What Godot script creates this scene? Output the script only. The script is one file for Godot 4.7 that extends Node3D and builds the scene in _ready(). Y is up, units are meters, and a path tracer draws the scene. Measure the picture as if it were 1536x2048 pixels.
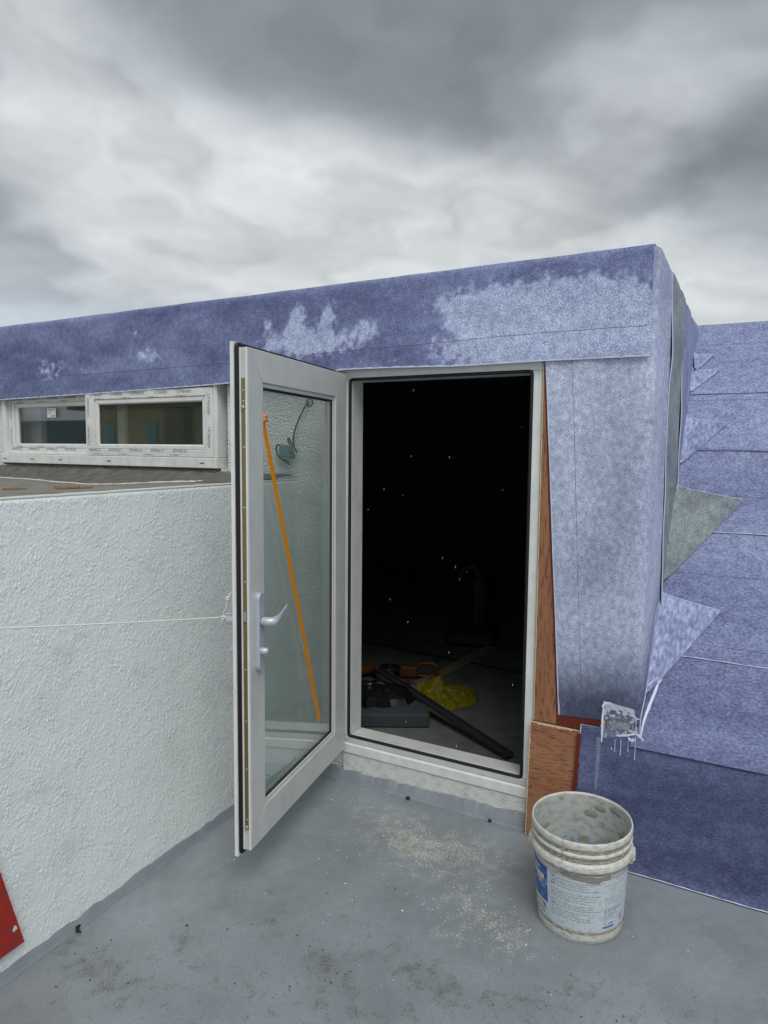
extends Node3D
# ---------------------------------------------------------------- camera, sky, sun
var rng := RandomNumberGenerator.new()
var M := {}

func setup_view():
	var cam := Camera3D.new(); cam.name = "camera"; add_child(cam)
	cam.position = Vector3(0, 1.55, 2.7253)
	cam.rotation = Vector3(-0.0893, 0.5159, 0.009)
	cam.fov = 71.61; cam.far = 400.0; cam.near = 0.02; cam.current = true
	var sky := Sky.new(); var pm := PanoramaSkyMaterial.new()
	pm.panorama = ImageTexture.create_from_image(sky_image(1536, 768)); sky.sky_material = pm
	var env := Environment.new()
	env.background_mode = Environment.BG_SKY; env.sky = sky
	env.background_energy_multiplier = 1.0
	env.tonemap_mode = Environment.TONE_MAPPER_LINEAR
	env.tonemap_exposure = 1.06
	env.sdfgi_enabled = true; env.ssao_enabled = true; env.ssil_enabled = true
	var we := WorldEnvironment.new(); we.name = "environment"; we.environment = env; add_child(we)
	var sun := DirectionalLight3D.new(); sun.name = "sun"; add_child(sun)
	sun.look_at_from_position(Vector3(3.4, 7.0, 4.0), Vector3.ZERO)
	sun.light_energy = 0.5; sun.light_angular_distance = 32.0
	sun.light_color = Color(1.0, 0.992, 0.975); sun.shadow_enabled = true

func sky_image(w: int, h: int) -> Image:
	# overcast: broad dark cloud bases over a paler layer, the same in every direction
	var big := noise(11, 0.55, 3, FastNoiseLite.TYPE_SIMPLEX_SMOOTH)
	var mid := noise(23, 1.9, 4, FastNoiseLite.TYPE_SIMPLEX_SMOOTH)
	var wisp := noise(37, 2.6, 7, FastNoiseLite.TYPE_SIMPLEX_SMOOTH); wisp.fractal_gain = 0.58
	var im := Image.create(w, h, false, Image.FORMAT_RGBAF)
	for j in h:
		var el := PI * (0.5 - (j + 0.5) / h)
		for i in w:
			var az := TAU * (i + 0.5) / w
			var d := Vector3(sin(az) * cos(el), sin(el), -cos(az) * cos(el))
			var up := maxf(d.y, 0.0)
			var p := Vector3(d.x, 0, d.z) / (up + 0.22) + Vector3(SKYX, 0, SKYZ)
			var n := big.get_noise_3d(p.x, 0.3, p.z)
			var m := mid.get_noise_3d(p.x * 1.0, 3.0, p.z * 1.0)
			var wi := wisp.get_noise_3d(p.x + 0.35 * m, 7.0 + 0.3 * n, p.z - 0.35 * m)
			var layer := smoothstep(-0.30, 0.26, n + 0.22 * m)          # 1 = thin bright cloud
			var thin := lerpf(0.265, 0.63, layer) + 0.05 * m + 0.17 * wi * (0.35 + layer)
			var v := lerpf(0.61 + 0.09 * m + 0.17 * wi, thin, smoothstep(0.12, 0.34, up))
			v = clampf(v, 0.15, 0.95)
			im.set_pixel(i, j, Color(v * lerpf(0.90, 0.95, layer), v, v * lerpf(1.10, 1.03, layer), 1))
	return im
const SKYX := 36.7718
const SKYZ := 35.0126

# ---------------------------------------------------------------- small tools
func noise(s: int, f: float, oct := 3, type := FastNoiseLite.TYPE_SIMPLEX_SMOOTH, fractal := FastNoiseLite.FRACTAL_FBM) -> FastNoiseLite:
	var n := FastNoiseLite.new(); n.seed = s; n.frequency = f; n.noise_type = type
	n.fractal_type = fractal; n.fractal_octaves = oct
	return n

func rgb(r: float, g: float, b: float) -> Color: return Color(r / 255.0, g / 255.0, b / 255.0)

func mat(c: Color, rough := 0.7, spec := 0.5, metal := 0.0) -> StandardMaterial3D:
	var m := StandardMaterial3D.new(); m.albedo_color = c; m.roughness = rough; m.metallic = metal; m.metallic_specular = spec
	return m

func ramp(cols: Array) -> Gradient:
	var g := Gradient.new(); var off := PackedFloat32Array(); var cc := PackedColorArray()
	for c in cols: off.append(c[0]); cc.append(c[1])
	g.offsets = off; g.colors = cc
	return g

func ntex(n: FastNoiseLite, size := 512, cols = null, height := 0) -> NoiseTexture2D:
	var t := NoiseTexture2D.new(); t.width = size; t.height = height if height > 0 else size
	t.noise = n; t.seamless = true; t.seamless_blend_skirt = 0.25; t.generate_mipmaps = false
	if cols != null: t.color_ramp = ramp(cols)
	return t

# a material coloured by tiling noise, world triplanar; per = metres per tile on each axis
func nmat(cols: Array, n: FastNoiseLite, per: Vector3, rough := 0.8, bump: FastNoiseLite = null, bump_cm := 0.0, world := true) -> StandardMaterial3D:
	var m := mat(Color.WHITE, rough)
	m.albedo_texture = ntex(n, 512, cols)
	m.uv1_triplanar = true; m.uv1_world_triplanar = world; m.uv1_scale = Vector3(1 / per.x, 1 / per.y, 1 / per.z)
	if bump != null:
		m.heightmap_enabled = true; m.heightmap_texture = ntex(bump, 512); m.heightmap_scale = bump_cm
	return m

func glass(tint: Color, a: float) -> StandardMaterial3D:
	var m := mat(Color(tint.r, tint.g, tint.b, a), 0.02); m.transparency = BaseMaterial3D.TRANSPARENCY_ALPHA
	return m

func st() -> SurfaceTool:
	var s := SurfaceTool.new(); s.begin(Mesh.PRIMITIVE_TRIANGLES); return s

func tri(s: SurfaceTool, a: Vector3, b: Vector3, c: Vector3):
	s.add_vertex(a); s.add_vertex(b); s.add_vertex(c)

func quad(s: SurfaceTool, a: Vector3, b: Vector3, c: Vector3, d: Vector3):
	tri(s, a, b, c); tri(s, a, c, d)

# chamfered box between two corners, optionally placed by t
func box(s: SurfaceTool, lo: Vector3, hi: Vector3, bev := 0.0, t := Transform3D.IDENTITY):
	var c := (lo + hi) * 0.5; var h := (hi - lo).abs() * 0.5
	bev = minf(bev, minf(h.x, minf(h.y, h.z)) * 0.9)
	if bev <= 0.0:
		var v := []
		for i in 8: v.append(t * (c + Vector3(h.x * (1 if i & 1 else -1), h.y * (1 if i & 2 else -1), h.z * (1 if i & 4 else -1))))
		for f in [[0, 1, 3, 2], [4, 6, 7, 5], [0, 4, 5, 1], [2, 3, 7, 6], [0, 2, 6, 4], [1, 5, 7, 3]]: quad(s, v[f[0]], v[f[1]], v[f[2]], v[f[3]])
		return
	var pt := func(sx, sy, sz, ax):
		var e := Vector3(h.x - bev, h.y - bev, h.z - bev); e[ax] += bev
		return t * (c + Vector3(sx * e.x, sy * e.y, sz * e.z))
	for ax in 3:
		var b1 := (ax + 1) % 3; var b2 := (ax + 2) % 3
		for sg in [-1, 1]:
			var q := []
			for k in [[-1, -1], [1, -1], [1, 1], [-1, 1]]:
				var w := [0, 0, 0]; w[ax] = sg; w[b1] = k[0]; w[b2] = k[1]
				q.append(pt.call(w[0], w[1], w[2], ax))
			if sg > 0: quad(s, q[3], q[2], q[1], q[0])
			else: quad(s, q[0], q[1], q[2], q[3])
		for s1 in [-1, 1]:
			for s2 in [-1, 1]:
				var q := []
				for k in [[-1, b1], [1, b1], [1, b2], [-1, b2]]:
					var w := [0, 0, 0]; w[ax] = k[0]; w[b1] = s1; w[b2] = s2
					q.append(pt.call(w[0], w[1], w[2], k[1]))
				if s1 * s2 > 0: quad(s, q[3], q[2], q[1], q[0])
				else: quad(s, q[0], q[1], q[2], q[3])
	for i in 8:
		var sx := 1 if i & 1 else -1; var sy := 1 if i & 2 else -1; var sz := 1 if i & 4 else -1
		var a: Vector3 = pt.call(sx, sy, sz, 0); var b: Vector3 = pt.call(sx, sy, sz, 1); var d: Vector3 = pt.call(sx, sy, sz, 2)
		if sx * sy * sz > 0: tri(s, a, d, b)
		else: tri(s, a, b, d)

func tube(s: SurfaceTool, pts: Array, r, n := 8, cap := true):
	var rings := []; var up := Vector3(0.31, 0.87, 0.38)
	for i in pts.size():
		var d: Vector3 = (pts[mini(i + 1, pts.size() - 1)] - pts[maxi(i - 1, 0)]).normalized()
		if absf(d.dot(up)) > 0.95: up = Vector3(0.9, 0.1, -0.4)
		var u := d.cross(up).normalized(); var v := d.cross(u).normalized()
		up = -u.cross(d) if false else up
		var rr: float = r[i] if r is Array else r
		var ring := []
		for k in n: ring.append(pts[i] + (u * cos(TAU * k / n) + v * sin(TAU * k / n)) * rr)
		rings.append(ring)
	for i in rings.size() - 1:
		for k in n: quad(s, rings[i][k], rings[i][(k + 1) % n], rings[i + 1][(k + 1) % n], rings[i + 1][k])
	if cap:
		for k in n:
			tri(s, pts[0], rings[0][(k + 1) % n], rings[0][k]); tri(s, pts[-1], rings[-1][k], rings[-1][(k + 1) % n])

func lathe(s: SurfaceTool, prof: Array, n := 48, a0 := 0.0, a1 := TAU, uv := false, v0 := 0.0, v1 := 1.0):
	for i in prof.size() - 1:
		for k in n:
			var q := []
			for c in [[i, k], [i, k + 1], [i + 1, k + 1], [i + 1, k]]:
				var a: float = lerpf(a0, a1, float(c[1]) / n); var p: Vector2 = prof[c[0]]
				q.append([Vector3(sin(a) * p.x, p.y, cos(a) * p.x), Vector2(float(c[1]) / n, lerpf(v0, v1, float(c[0]) / (prof.size() - 1)))])
			for o in [0, 1, 2, 0, 2, 3]:
				if uv: s.set_uv(q[o][1])
				s.add_vertex(q[o][0])

func curve(pts: Array, per := 6) -> Array:
	var out := []
	for i in pts.size() - 1:
		var p0: Vector3 = pts[maxi(i - 1, 0)]; var p1: Vector3 = pts[i]; var p2: Vector3 = pts[i + 1]; var p3: Vector3 = pts[mini(i + 2, pts.size() - 1)]
		for k in per: out.append(p1.cubic_interpolate(p2, p0, p3, float(k) / per))
	out.append(pts[-1])
	return out

# a sheet with thickness: fn(s, t) -> Vector3 on a grid; second surface is the cut edge and back
func sheet(fn: Callable, nu: int, nv: int, thick: float, flip := false, uvf = null, sides := "", sw := 0.005) -> ArrayMesh:
	var P := []; var N := []; var sg := -1.0 if flip else 1.0
	for j in nv + 1:
		for i in nu + 1: P.append(fn.call(float(i) / nu, float(j) / nv))
	var at := func(i, j): return P[clampi(j, 0, nv) * (nu + 1) + clampi(i, 0, nu)]
	for j in nv + 1:
		for i in nu + 1:
			var n: Vector3 = (at.call(i + 1, j) - at.call(i - 1, j)).cross(at.call(i, j + 1) - at.call(i, j - 1)).normalized() * sg
			N.append(n)
	var s := st()
	for j in nv:
		for i in nu:
			var q := [[i, j], [i + 1, j], [i + 1, j + 1], [i, j + 1]]
			for o in ([0, 2, 1, 0, 3, 2] if not flip else [0, 1, 2, 0, 2, 3]):
				var k: int = q[o][1] * (nu + 1) + q[o][0]
				s.set_normal(N[k])
				s.set_uv(uvf.call(P[k]) if uvf != null else Vector2(float(q[o][0]) / nu, 1.0 - float(q[o][1]) / nv))
				s.add_vertex(P[k])
	var mesh := s.commit()
	var e := st()
	var ring := []
	for i in nu: ring.append(i)
	for j in nv: ring.append(j * (nu + 1) + nu)
	for i in range(nu, 0, -1): ring.append(nv * (nu + 1) + i)
	for j in range(nv, 0, -1): ring.append(j * (nu + 1))
	for k in ring.size():
		var a: int = ring[k]; var b: int = ring[(k + 1) % ring.size()]
		quad(e, P[a], P[b], P[b] - N[b] * thick, P[a] - N[a] * thick)
	# pale cut-fleece strip, with the light a lap edge catches painted in: b(ottom), t(op), l(eft), r(ight)
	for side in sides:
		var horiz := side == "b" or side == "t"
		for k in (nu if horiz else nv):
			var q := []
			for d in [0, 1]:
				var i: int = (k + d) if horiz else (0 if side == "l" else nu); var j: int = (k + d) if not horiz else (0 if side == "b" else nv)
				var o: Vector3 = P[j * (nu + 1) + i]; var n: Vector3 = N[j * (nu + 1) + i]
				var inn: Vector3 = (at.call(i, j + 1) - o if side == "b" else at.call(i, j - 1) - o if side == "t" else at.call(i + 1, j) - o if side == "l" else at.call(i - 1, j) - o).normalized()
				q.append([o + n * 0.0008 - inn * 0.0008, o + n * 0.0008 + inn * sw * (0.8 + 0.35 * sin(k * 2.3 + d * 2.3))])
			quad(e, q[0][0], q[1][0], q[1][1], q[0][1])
	return e.commit(mesh)

# indexed smooth grid, rows of nu + 1 points
func grid_mesh(P: PackedVector3Array, nu: int, nv: int) -> ArrayMesh:
	var N := PackedVector3Array(); N.resize(P.size()); var I := PackedInt32Array(); I.resize(nu * nv * 6); var c := 0
	for j in nv + 1:
		for i in nu + 1:
			var k := j * (nu + 1) + i
			N[k] = (P[k + (nu + 1 if j < nv else 0)] - P[k - (nu + 1 if j > 0 else 0)]).cross(P[k + (1 if i < nu else 0)] - P[k - (1 if i > 0 else 0)]).normalized()
			if i < nu and j < nv:
				I[c] = k; I[c + 1] = k + nu + 2; I[c + 2] = k + nu + 1; I[c + 3] = k; I[c + 4] = k + 1; I[c + 5] = k + nu + 2; c += 6
	var A := []; A.resize(Mesh.ARRAY_MAX); A[Mesh.ARRAY_VERTEX] = P; A[Mesh.ARRAY_NORMAL] = N; A[Mesh.ARRAY_INDEX] = I
	var m := ArrayMesh.new(); m.add_surface_from_arrays(Mesh.PRIMITIVE_TRIANGLES, A)
	return m

func part(called: String, s, m, parent: Node, smooth := false, label := "") -> MeshInstance3D:
	var mi := MeshInstance3D.new(); mi.name = called
	if s is SurfaceTool:
		if smooth: s.index(); s.generate_normals()
		mi.mesh = s.commit()
	else: mi.mesh = s
	if m is Array:
		for i in m.size(): mi.set_surface_override_material(i, m[i])
	else:
		for i in mi.mesh.get_surface_count(): mi.set_surface_override_material(i, m)
	parent.add_child(mi, true)
	if label != "": mi.set_meta("label", label)
	return mi

func thing(called: String, label: String, category: String, at := Vector3.ZERO, turn := 0.0, group := "") -> Node3D:
	var o := Node3D.new(); o.name = called; add_child(o, true)
	o.position = at; o.rotation.y = turn
	tag(o, label, category, group); o.set_meta("kind", "thing")
	return o

func tag(o: Node, label: String, category: String, group := ""):
	o.set_meta("label", label); o.set_meta("category", category)
	if group != "": o.set_meta("group", group)

func structure(called: String, s, m, label: String, category: String, smooth := false) -> MeshInstance3D:
	var o := part(called, s, m, self, smooth)
	tag(o, label, category); o.set_meta("kind", "structure")
	return o

# ---------------------------------------------------------------- computed textures
# non-woven membrane: dry pale fleece and soaked dark fleece with ragged outlines; blobs in metres
func membrane(w: int, h: int, mx: float, my: float, sd: int, wet0: float, wet_amp: float, blobs: Array, lines: Array, dry: Color, wet: Color, stretch := 1.0, crisp := 0.10, rag := 1.0, streak := 1, deep := 1.0) -> ImageTexture:
	var fw := maxi(w / 8, 8); var fh := maxi(h / 8, 8)
	var low := noise(sd, 1.0, 4)
	var f := Image.create(fw, fh, false, Image.FORMAT_RGF)
	for j in fh:
		for i in fw:
			var x := (i + 0.5) / fw * mx; var y := (j + 0.5) / fh * my
			var dp := 0.5 * low.get_noise_2d(x * 1.6 / stretch + 50.0, y * 3.2) + 0.35 * low.get_noise_2d(x * 6.0 / stretch, y * 7.0 + 30.0)
			var v := wet0 + wet_amp * low.get_noise_2d(x * 2.2 / stretch, y * 2.2)
			for b in blobs:
				var dx: float = (x - b[0]) / b[2]; var dy: float = (y - b[1]) / b[3]
				v += b[4] * exp(-(dx * dx + dy * dy))
			f.set_pixel(i, j, Color(v, dp, 0))
	f.resize(w, h, Image.INTERPOLATE_CUBIC)
	var fd := f.get_data().to_float32_array()
	var en := noise(sd + 1, 0.030, 7); en.fractal_gain = 0.68
	var edge := grain(en, w, h, 1)
	var fib := grain(noise(sd + 2, 0.23, 3), w, h, streak)
	var clo := grain(noise(sd + 3, 0.05, 4), w, h, streak)
	var sp := grain(noise(sd + 4, 0.36, 2, FastNoiseLite.TYPE_VALUE_CUBIC), w, h, streak)
	var out := PackedByteArray(); out.resize(w * h * 3)
	var k := 0; var lcg := sd * 7919 + 17
	for p in w * h:
		lcg = (lcg * 1103515245 + 12345) & 0x7fffffff
		var m := clampf((fd[2 * p] + ((edge[p] - 128) * 0.0050 + (fib[p] - 128) * 0.0020) * rag - 0.5 + crisp) / (2.0 * crisp), 0.0, 1.0)   # 1 = soaked
		var g := 1.0 + (fib[p] - 128) * 0.0026 + (clo[p] - 128) * 0.0011 + ((lcg >> 16) & 255) * 0.0007 - 0.09 + fd[2 * p + 1] * (0.16 + 0.30 * m) * deep
		if sp[p] < 94: g -= (94 - sp[p]) * 0.0090 * (1.0 - 0.6 * m)
		out[k] = clampi(int(255.0 * (dry.r + (wet.r - dry.r) * m) * g), 0, 255)
		out[k + 1] = clampi(int(255.0 * (dry.g + (wet.g - dry.g) * m) * g), 0, 255)
		out[k + 2] = clampi(int(255.0 * (dry.b + (wet.b - dry.b) * m) * (0.25 + 0.75 * g)), 0, 255)
		k += 3
	var im := Image.create_from_data(w, h, false, Image.FORMAT_RGB8, out)
	for l in lines:                                   # the printed lap lines: from, to (metres), colour
		var a := Vector2(l[0] / mx * w, l[1] / my * h); var b := Vector2(l[2] / mx * w, l[3] / my * h)
		var n := int(a.distance_to(b))
		for q in n:
			var p := a.lerp(b, float(q) / n)
			var x := int(p.x); var y := int(p.y + 1.5 * low.get_noise_1d(q * 0.004))
			if x >= 0 and y >= 0 and x < w and y < h: im.set_pixel(x, y, im.get_pixel(x, y).lerp(l[4], 0.8))
	return ImageTexture.create_from_image(im)

# noise as bytes; streak > 1 draws it out along x
func grain(n: FastNoiseLite, w: int, h: int, streak: int) -> PackedByteArray:
	var im := n.get_image(w / streak, h, false, false, false)
	if streak > 1: im.resize(w, h, Image.INTERPOLATE_CUBIC)
	return im.get_data()

func floor_image(w: int) -> ImageTexture:
	var span := 3.2; var ox := -2.3; var oz := -0.15
	var tan_b := [[-1.36, .22, .12, .07, .35], [-1.24, .33, .11, .09, .75], [-1.13, .40, .10, .08, .6], [-1.08, .28, .12, .08, .45], [-.95, .32, .10, .09, .4], [-.90, .56, .06, .05, .55], [-.78, .62, .07, .05, .6], [-.70, .69, .06, .05, .55], [-.86, .74, .06, .04, .3]]
	var drk_b := [[-1.14, 1.06, .06, .05, .7], [-1.06, .98, .05, .04, .45], [-1.03, 1.13, .08, .05, .35], [-.90, .93, .12, .06, .75], [-.78, .98, .09, .06, .5], [-1.74, 1.42, .14, .07, .75], [-1.58, 1.45, .15, .08, .5], [-1.90, 1.42, .05, .1, .6], [-1.58, 1.19, .07, .06, .55], [-1.36, 1.0, .07, .06, .5], [-.41, .78, .09, .06, .55], [-.57, .91, .08, .06, .65], [-.36, .95, .12, .1, .5], [-.7, .95, .1, .05, .4], [-1.14, .86, .06, .03, .4], [-.2, .7, .1, .06, .35], [-1.3, 1.3, .3, .1, .25], [-.9, 1.15, .3, .1, .35]]
	var fw := w / 8
	var ft := Image.create(fw, fw, false, Image.FORMAT_RF); var fk := Image.create(fw, fw, false, Image.FORMAT_RF)
	for j in fw:
		for i in fw:
			var x := ox + (i + 0.5) / fw * span; var z := oz + (j + 0.5) / fw * span
			var a := 0.0; var d := 0.0
			for b in tan_b: a += b[4] * exp(-pow((x - b[0]) / b[2], 2) - pow((z - b[1]) / b[3], 2))
			for b in drk_b: d += b[4] * exp(-pow((x - b[0]) / b[2], 2) - pow((z - b[1]) / b[3], 2))
			ft.set_pixel(i, j, Color(a, 0, 0)); fk.set_pixel(i, j, Color(d, 0, 0))
	ft.resize(w, w, Image.INTERPOLATE_BILINEAR); fk.resize(w, w, Image.INTERPOLATE_BILINEAR)
	var td := ft.get_data().to_float32_array(); var kd := fk.get_data().to_float32_array()
	var fine := noise(71, 0.16, 3).get_image(w, w, false, false, false).get_data()
	var rid := grain(noise(72, 0.42, 3), w, w, 2)
	var big := noise(73, 0.006, 4).get_image(w, w, false, false, false).get_data()
	var coat := noise(75, 0.0042, 5).get_image(w, w, false, false, false).get_data()
	var midn := noise(74, 0.03, 4).get_image(w, w, false, false, false).get_data()
	var out := PackedByteArray(); out.resize(w * w * 3)
	var k := 0
	for p in w * w:
		var g := 1.0 + (big[p] - 128) * 0.0005 + (midn[p] - 128) * 0.0003 + (fine[p] - 128) * 0.0004
		g -= clampf((coat[p] - 140) * 0.09, 0.0, 1.0) * 0.030 + clampf((coat[p] - 96) * 0.12, 0.0, 1.0) * 0.018      # edges of overlapping coats of paint
		var r := 137.0 * g; var gg := 144.0 * g; var b := 149.0 * g
		var t := td[p]
		if t > 0.02:
			var m := clampf((t * 0.75 + (fine[p] - 128) * 0.0085 + (midn[p] - 128) * 0.004 - 0.46) * 3.2, 0.0, 1.0) * 0.62
			m = maxf(m, clampf(t + (midn[p] - 128) * 0.006, 0, 1) * 0.12)
			r += (206.0 - r) * m; gg += (201.0 - gg) * m; b += (182.0 - b) * m
		t = kd[p]
		if t > 0.02:
			var m := clampf((t * 0.60 + (midn[p] - 128) * 0.0065 + (128 - rid[p]) * 0.0085 - 0.58) * 3.0, 0.0, 1.0) * 0.60
			var m2 := clampf((t + (midn[p] - 128) * 0.006 - 0.28) * 1.5, 0.0, 1.0) * 0.16
			m = maxf(m, m2)
			r += (78.0 - r) * m; gg += (78.0 - gg) * m; b += (70.0 - b) * m
		out[k] = clampi(int(r), 0, 255); out[k + 1] = clampi(int(gg), 0, 255); out[k + 2] = clampi(int(b), 0, 255)
		k += 3
	return ImageTexture.create_from_image(Image.create_from_data(w, w, false, Image.FORMAT_RGB8, out))

const GLYPH := {"N": [17, 25, 21, 19, 17, 17, 17], "a": [0, 0, 14, 1, 15, 17, 15], "t": [8, 8, 28, 8, 8, 9, 6], "u": [0, 0, 17, 17, 17, 19, 13], "r": [0, 0, 22, 25, 16, 16, 16], "l": [12, 4, 4, 4, 4, 4, 14], "1": [4, 12, 4, 4, 4, 4, 14], "0": [14, 17, 17, 17, 17, 17, 14], "E": [31, 16, 16, 30, 16, 16, 31]}
func glyphs(im: Image, text: String, x: int, y: int, sx: int, sy: int, c: Color):
	for ch in text:
		if GLYPH.has(ch):
			for j in 7:
				for i in 5:
					if GLYPH[ch][j] & (16 >> i): im.fill_rect(Rect2i(x + i * sx, y + j * sy, sx, sy), c)
		x += 6 * sx

func label_image() -> ImageTexture:
	var w := 1024; var h := 512
	var im := Image.create(w, h, false, Image.FORMAT_RGB8); im.fill(rgb(196, 206, 214))
	var r := RandomNumberGenerator.new(); r.seed = 5
	im.fill_rect(Rect2i(0, 0, 262, 360), rgb(24, 78, 160))
	for i in 26:
		var x := r.randi_range(10, 240); im.fill_rect(Rect2i(x, r.randi_range(200, 320), r.randi_range(2, 7), r.randi_range(20, 70)), rgb(50, 110, 190).lerp(rgb(150, 185, 220), r.randf() * 0.6))
	im.fill_rect(Rect2i(60, 50, 100, 22), rgb(205, 215, 225))
	im.fill_rect(Rect2i(20, 102, 200, 44), rgb(226, 214, 224)); glyphs(im, "Natural", 26, 104, 4, 5, rgb(205, 96, 110))
	im.fill_rect(Rect2i(110, 148, 78, 44), rgb(226, 200, 208)); im.fill_rect(Rect2i(122, 158, 54, 24), rgb(200, 120, 130))
	glyphs(im, "110", 196, 146, 5, 6, rgb(232, 226, 228))
	for i in 8: im.fill_rect(Rect2i(130 + i * 13, 206, 9, 10), rgb(220, 226, 232))
	for i in 150:                                      # little picture of buildings along the foot of the label
		var c: Color = [rgb(180, 70, 50), rgb(220, 190, 90), rgb(90, 110, 170), rgb(230, 225, 215), rgb(90, 130, 90)][r.randi() % 5]
		im.fill_rect(Rect2i(r.randi_range(14, 236), r.randi_range(368, 480), r.randi_range(8, 22), r.randi_range(8, 26)), c)
	for i in 34: im.fill_rect(Rect2i(i * 8, 352 + r.randi_range(0, 12), 9, 24), rgb(205, 210, 214))
	im.fill_rect(Rect2i(0, 484, 262, 28), rgb(200, 206, 208))
	var ink := rgb(48, 62, 92)
	var rows := [[30, 1], [54, 0], [76, 0], [104, 1], [150, 0], [176, 0], [200, 0], [224, 0], [262, 0], [284, 0], [306, 1], [336, 0], [360, 0], [384, 0], [408, 0]]
	for row in rows:
		var x := 300
		if row[1] == 1:
			im.fill_rect(Rect2i(300, row[0] - 2, 40, 10), ink); im.fill_rect(Rect2i(352, row[0] + 2, 340, 4), ink)
		else:
			var end := r.randi_range(520, 700)
			while x < end:
				var l := r.randi_range(14, 46)
				for q in range(0, l, 6): im.fill_rect(Rect2i(x + q, row[0] + r.randi_range(0, 3), 4, r.randi_range(5, 9)), ink.lerp(rgb(150, 160, 175), r.randf() * 0.5))
				x += l + 9
	im.fill_rect(Rect2i(730, 60, 200, 3), ink); im.fill_rect(Rect2i(730, 190, 200, 3), ink)
	for j in 4:
		for i in 3: im.fill_rect(Rect2i(790 + i * 16, 80 + j * 24, 8, 6), ink.lerp(rgb(180, 190, 200), 0.4))
	for j in 3:
		var x := 736
		while x < 900: im.fill_rect(Rect2i(x, 206 + j * 18, r.randi_range(6, 20), 6), ink.lerp(rgb(170, 180, 195), 0.3)); x += 24
	for e in [Rect2i(730, 290, 220, 3), Rect2i(730, 400, 220, 3), Rect2i(730, 290, 3, 110)]: im.fill_rect(e, ink)
	for j in 5:
		var x := 742
		while x < 880 - j * 14: im.fill_rect(Rect2i(x, 302 + j * 19, r.randi_range(8, 18), 7 if j > 0 else 10), ink); x += 22
	glyphs(im, "E", 900, 410, 8, 8, rgb(60, 80, 130))
	im.fill_rect(Rect2i(724, 470, 110, 20), rgb(60, 96, 160)); im.fill_rect(Rect2i(736, 440, 12, 12), ink); im.fill_rect(Rect2i(772, 440, 54, 12), rgb(70, 100, 160))
	# scuffs and smeared mortar
	var n := noise(91, 0.02, 4); var n2 := noise(92, 0.16, 3)
	for y in h:
		for x in w:
			var a := clampf((n.get_noise_2d(x, y) - 0.12) * 2.2, 0.0, 0.45) + clampf((n2.get_noise_2d(x, y) - 0.38) * 4.0, 0.0, 0.5)
			if a > 0.0: im.set_pixel(x, y, im.get_pixel(x, y).lerp(rgb(172, 172, 164), a))
	return ImageTexture.create_from_image(im)

func ply_image(w: int, h: int, sd: int) -> ImageTexture:
	var a := noise(sd, 0.012, 4); var out := Image.create(w, h, false, Image.FORMAT_RGB8); var pore := noise(sd + 1, 0.10, 2)
	for y in h:
		for x in w:
			var g := a.get_noise_2d(x * 1.0, y * 0.10) * 0.5 + 0.25 * a.get_noise_2d(x * 6.0 + 400, y * 0.35)
			var p := pore.get_noise_2d(x * 3.6, y * 0.22)
			var c := rgb(140, 94, 66).lerp(rgb(166, 120, 86), clampf(0.5 + g, 0, 1))
			if p > 0.22: c = c.lerp(rgb(92, 50, 34), clampf((p - 0.22) * 3.0, 0, 0.75))
			out.set_pixel(x, y, c)
	return ImageTexture.create_from_image(out)

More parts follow.
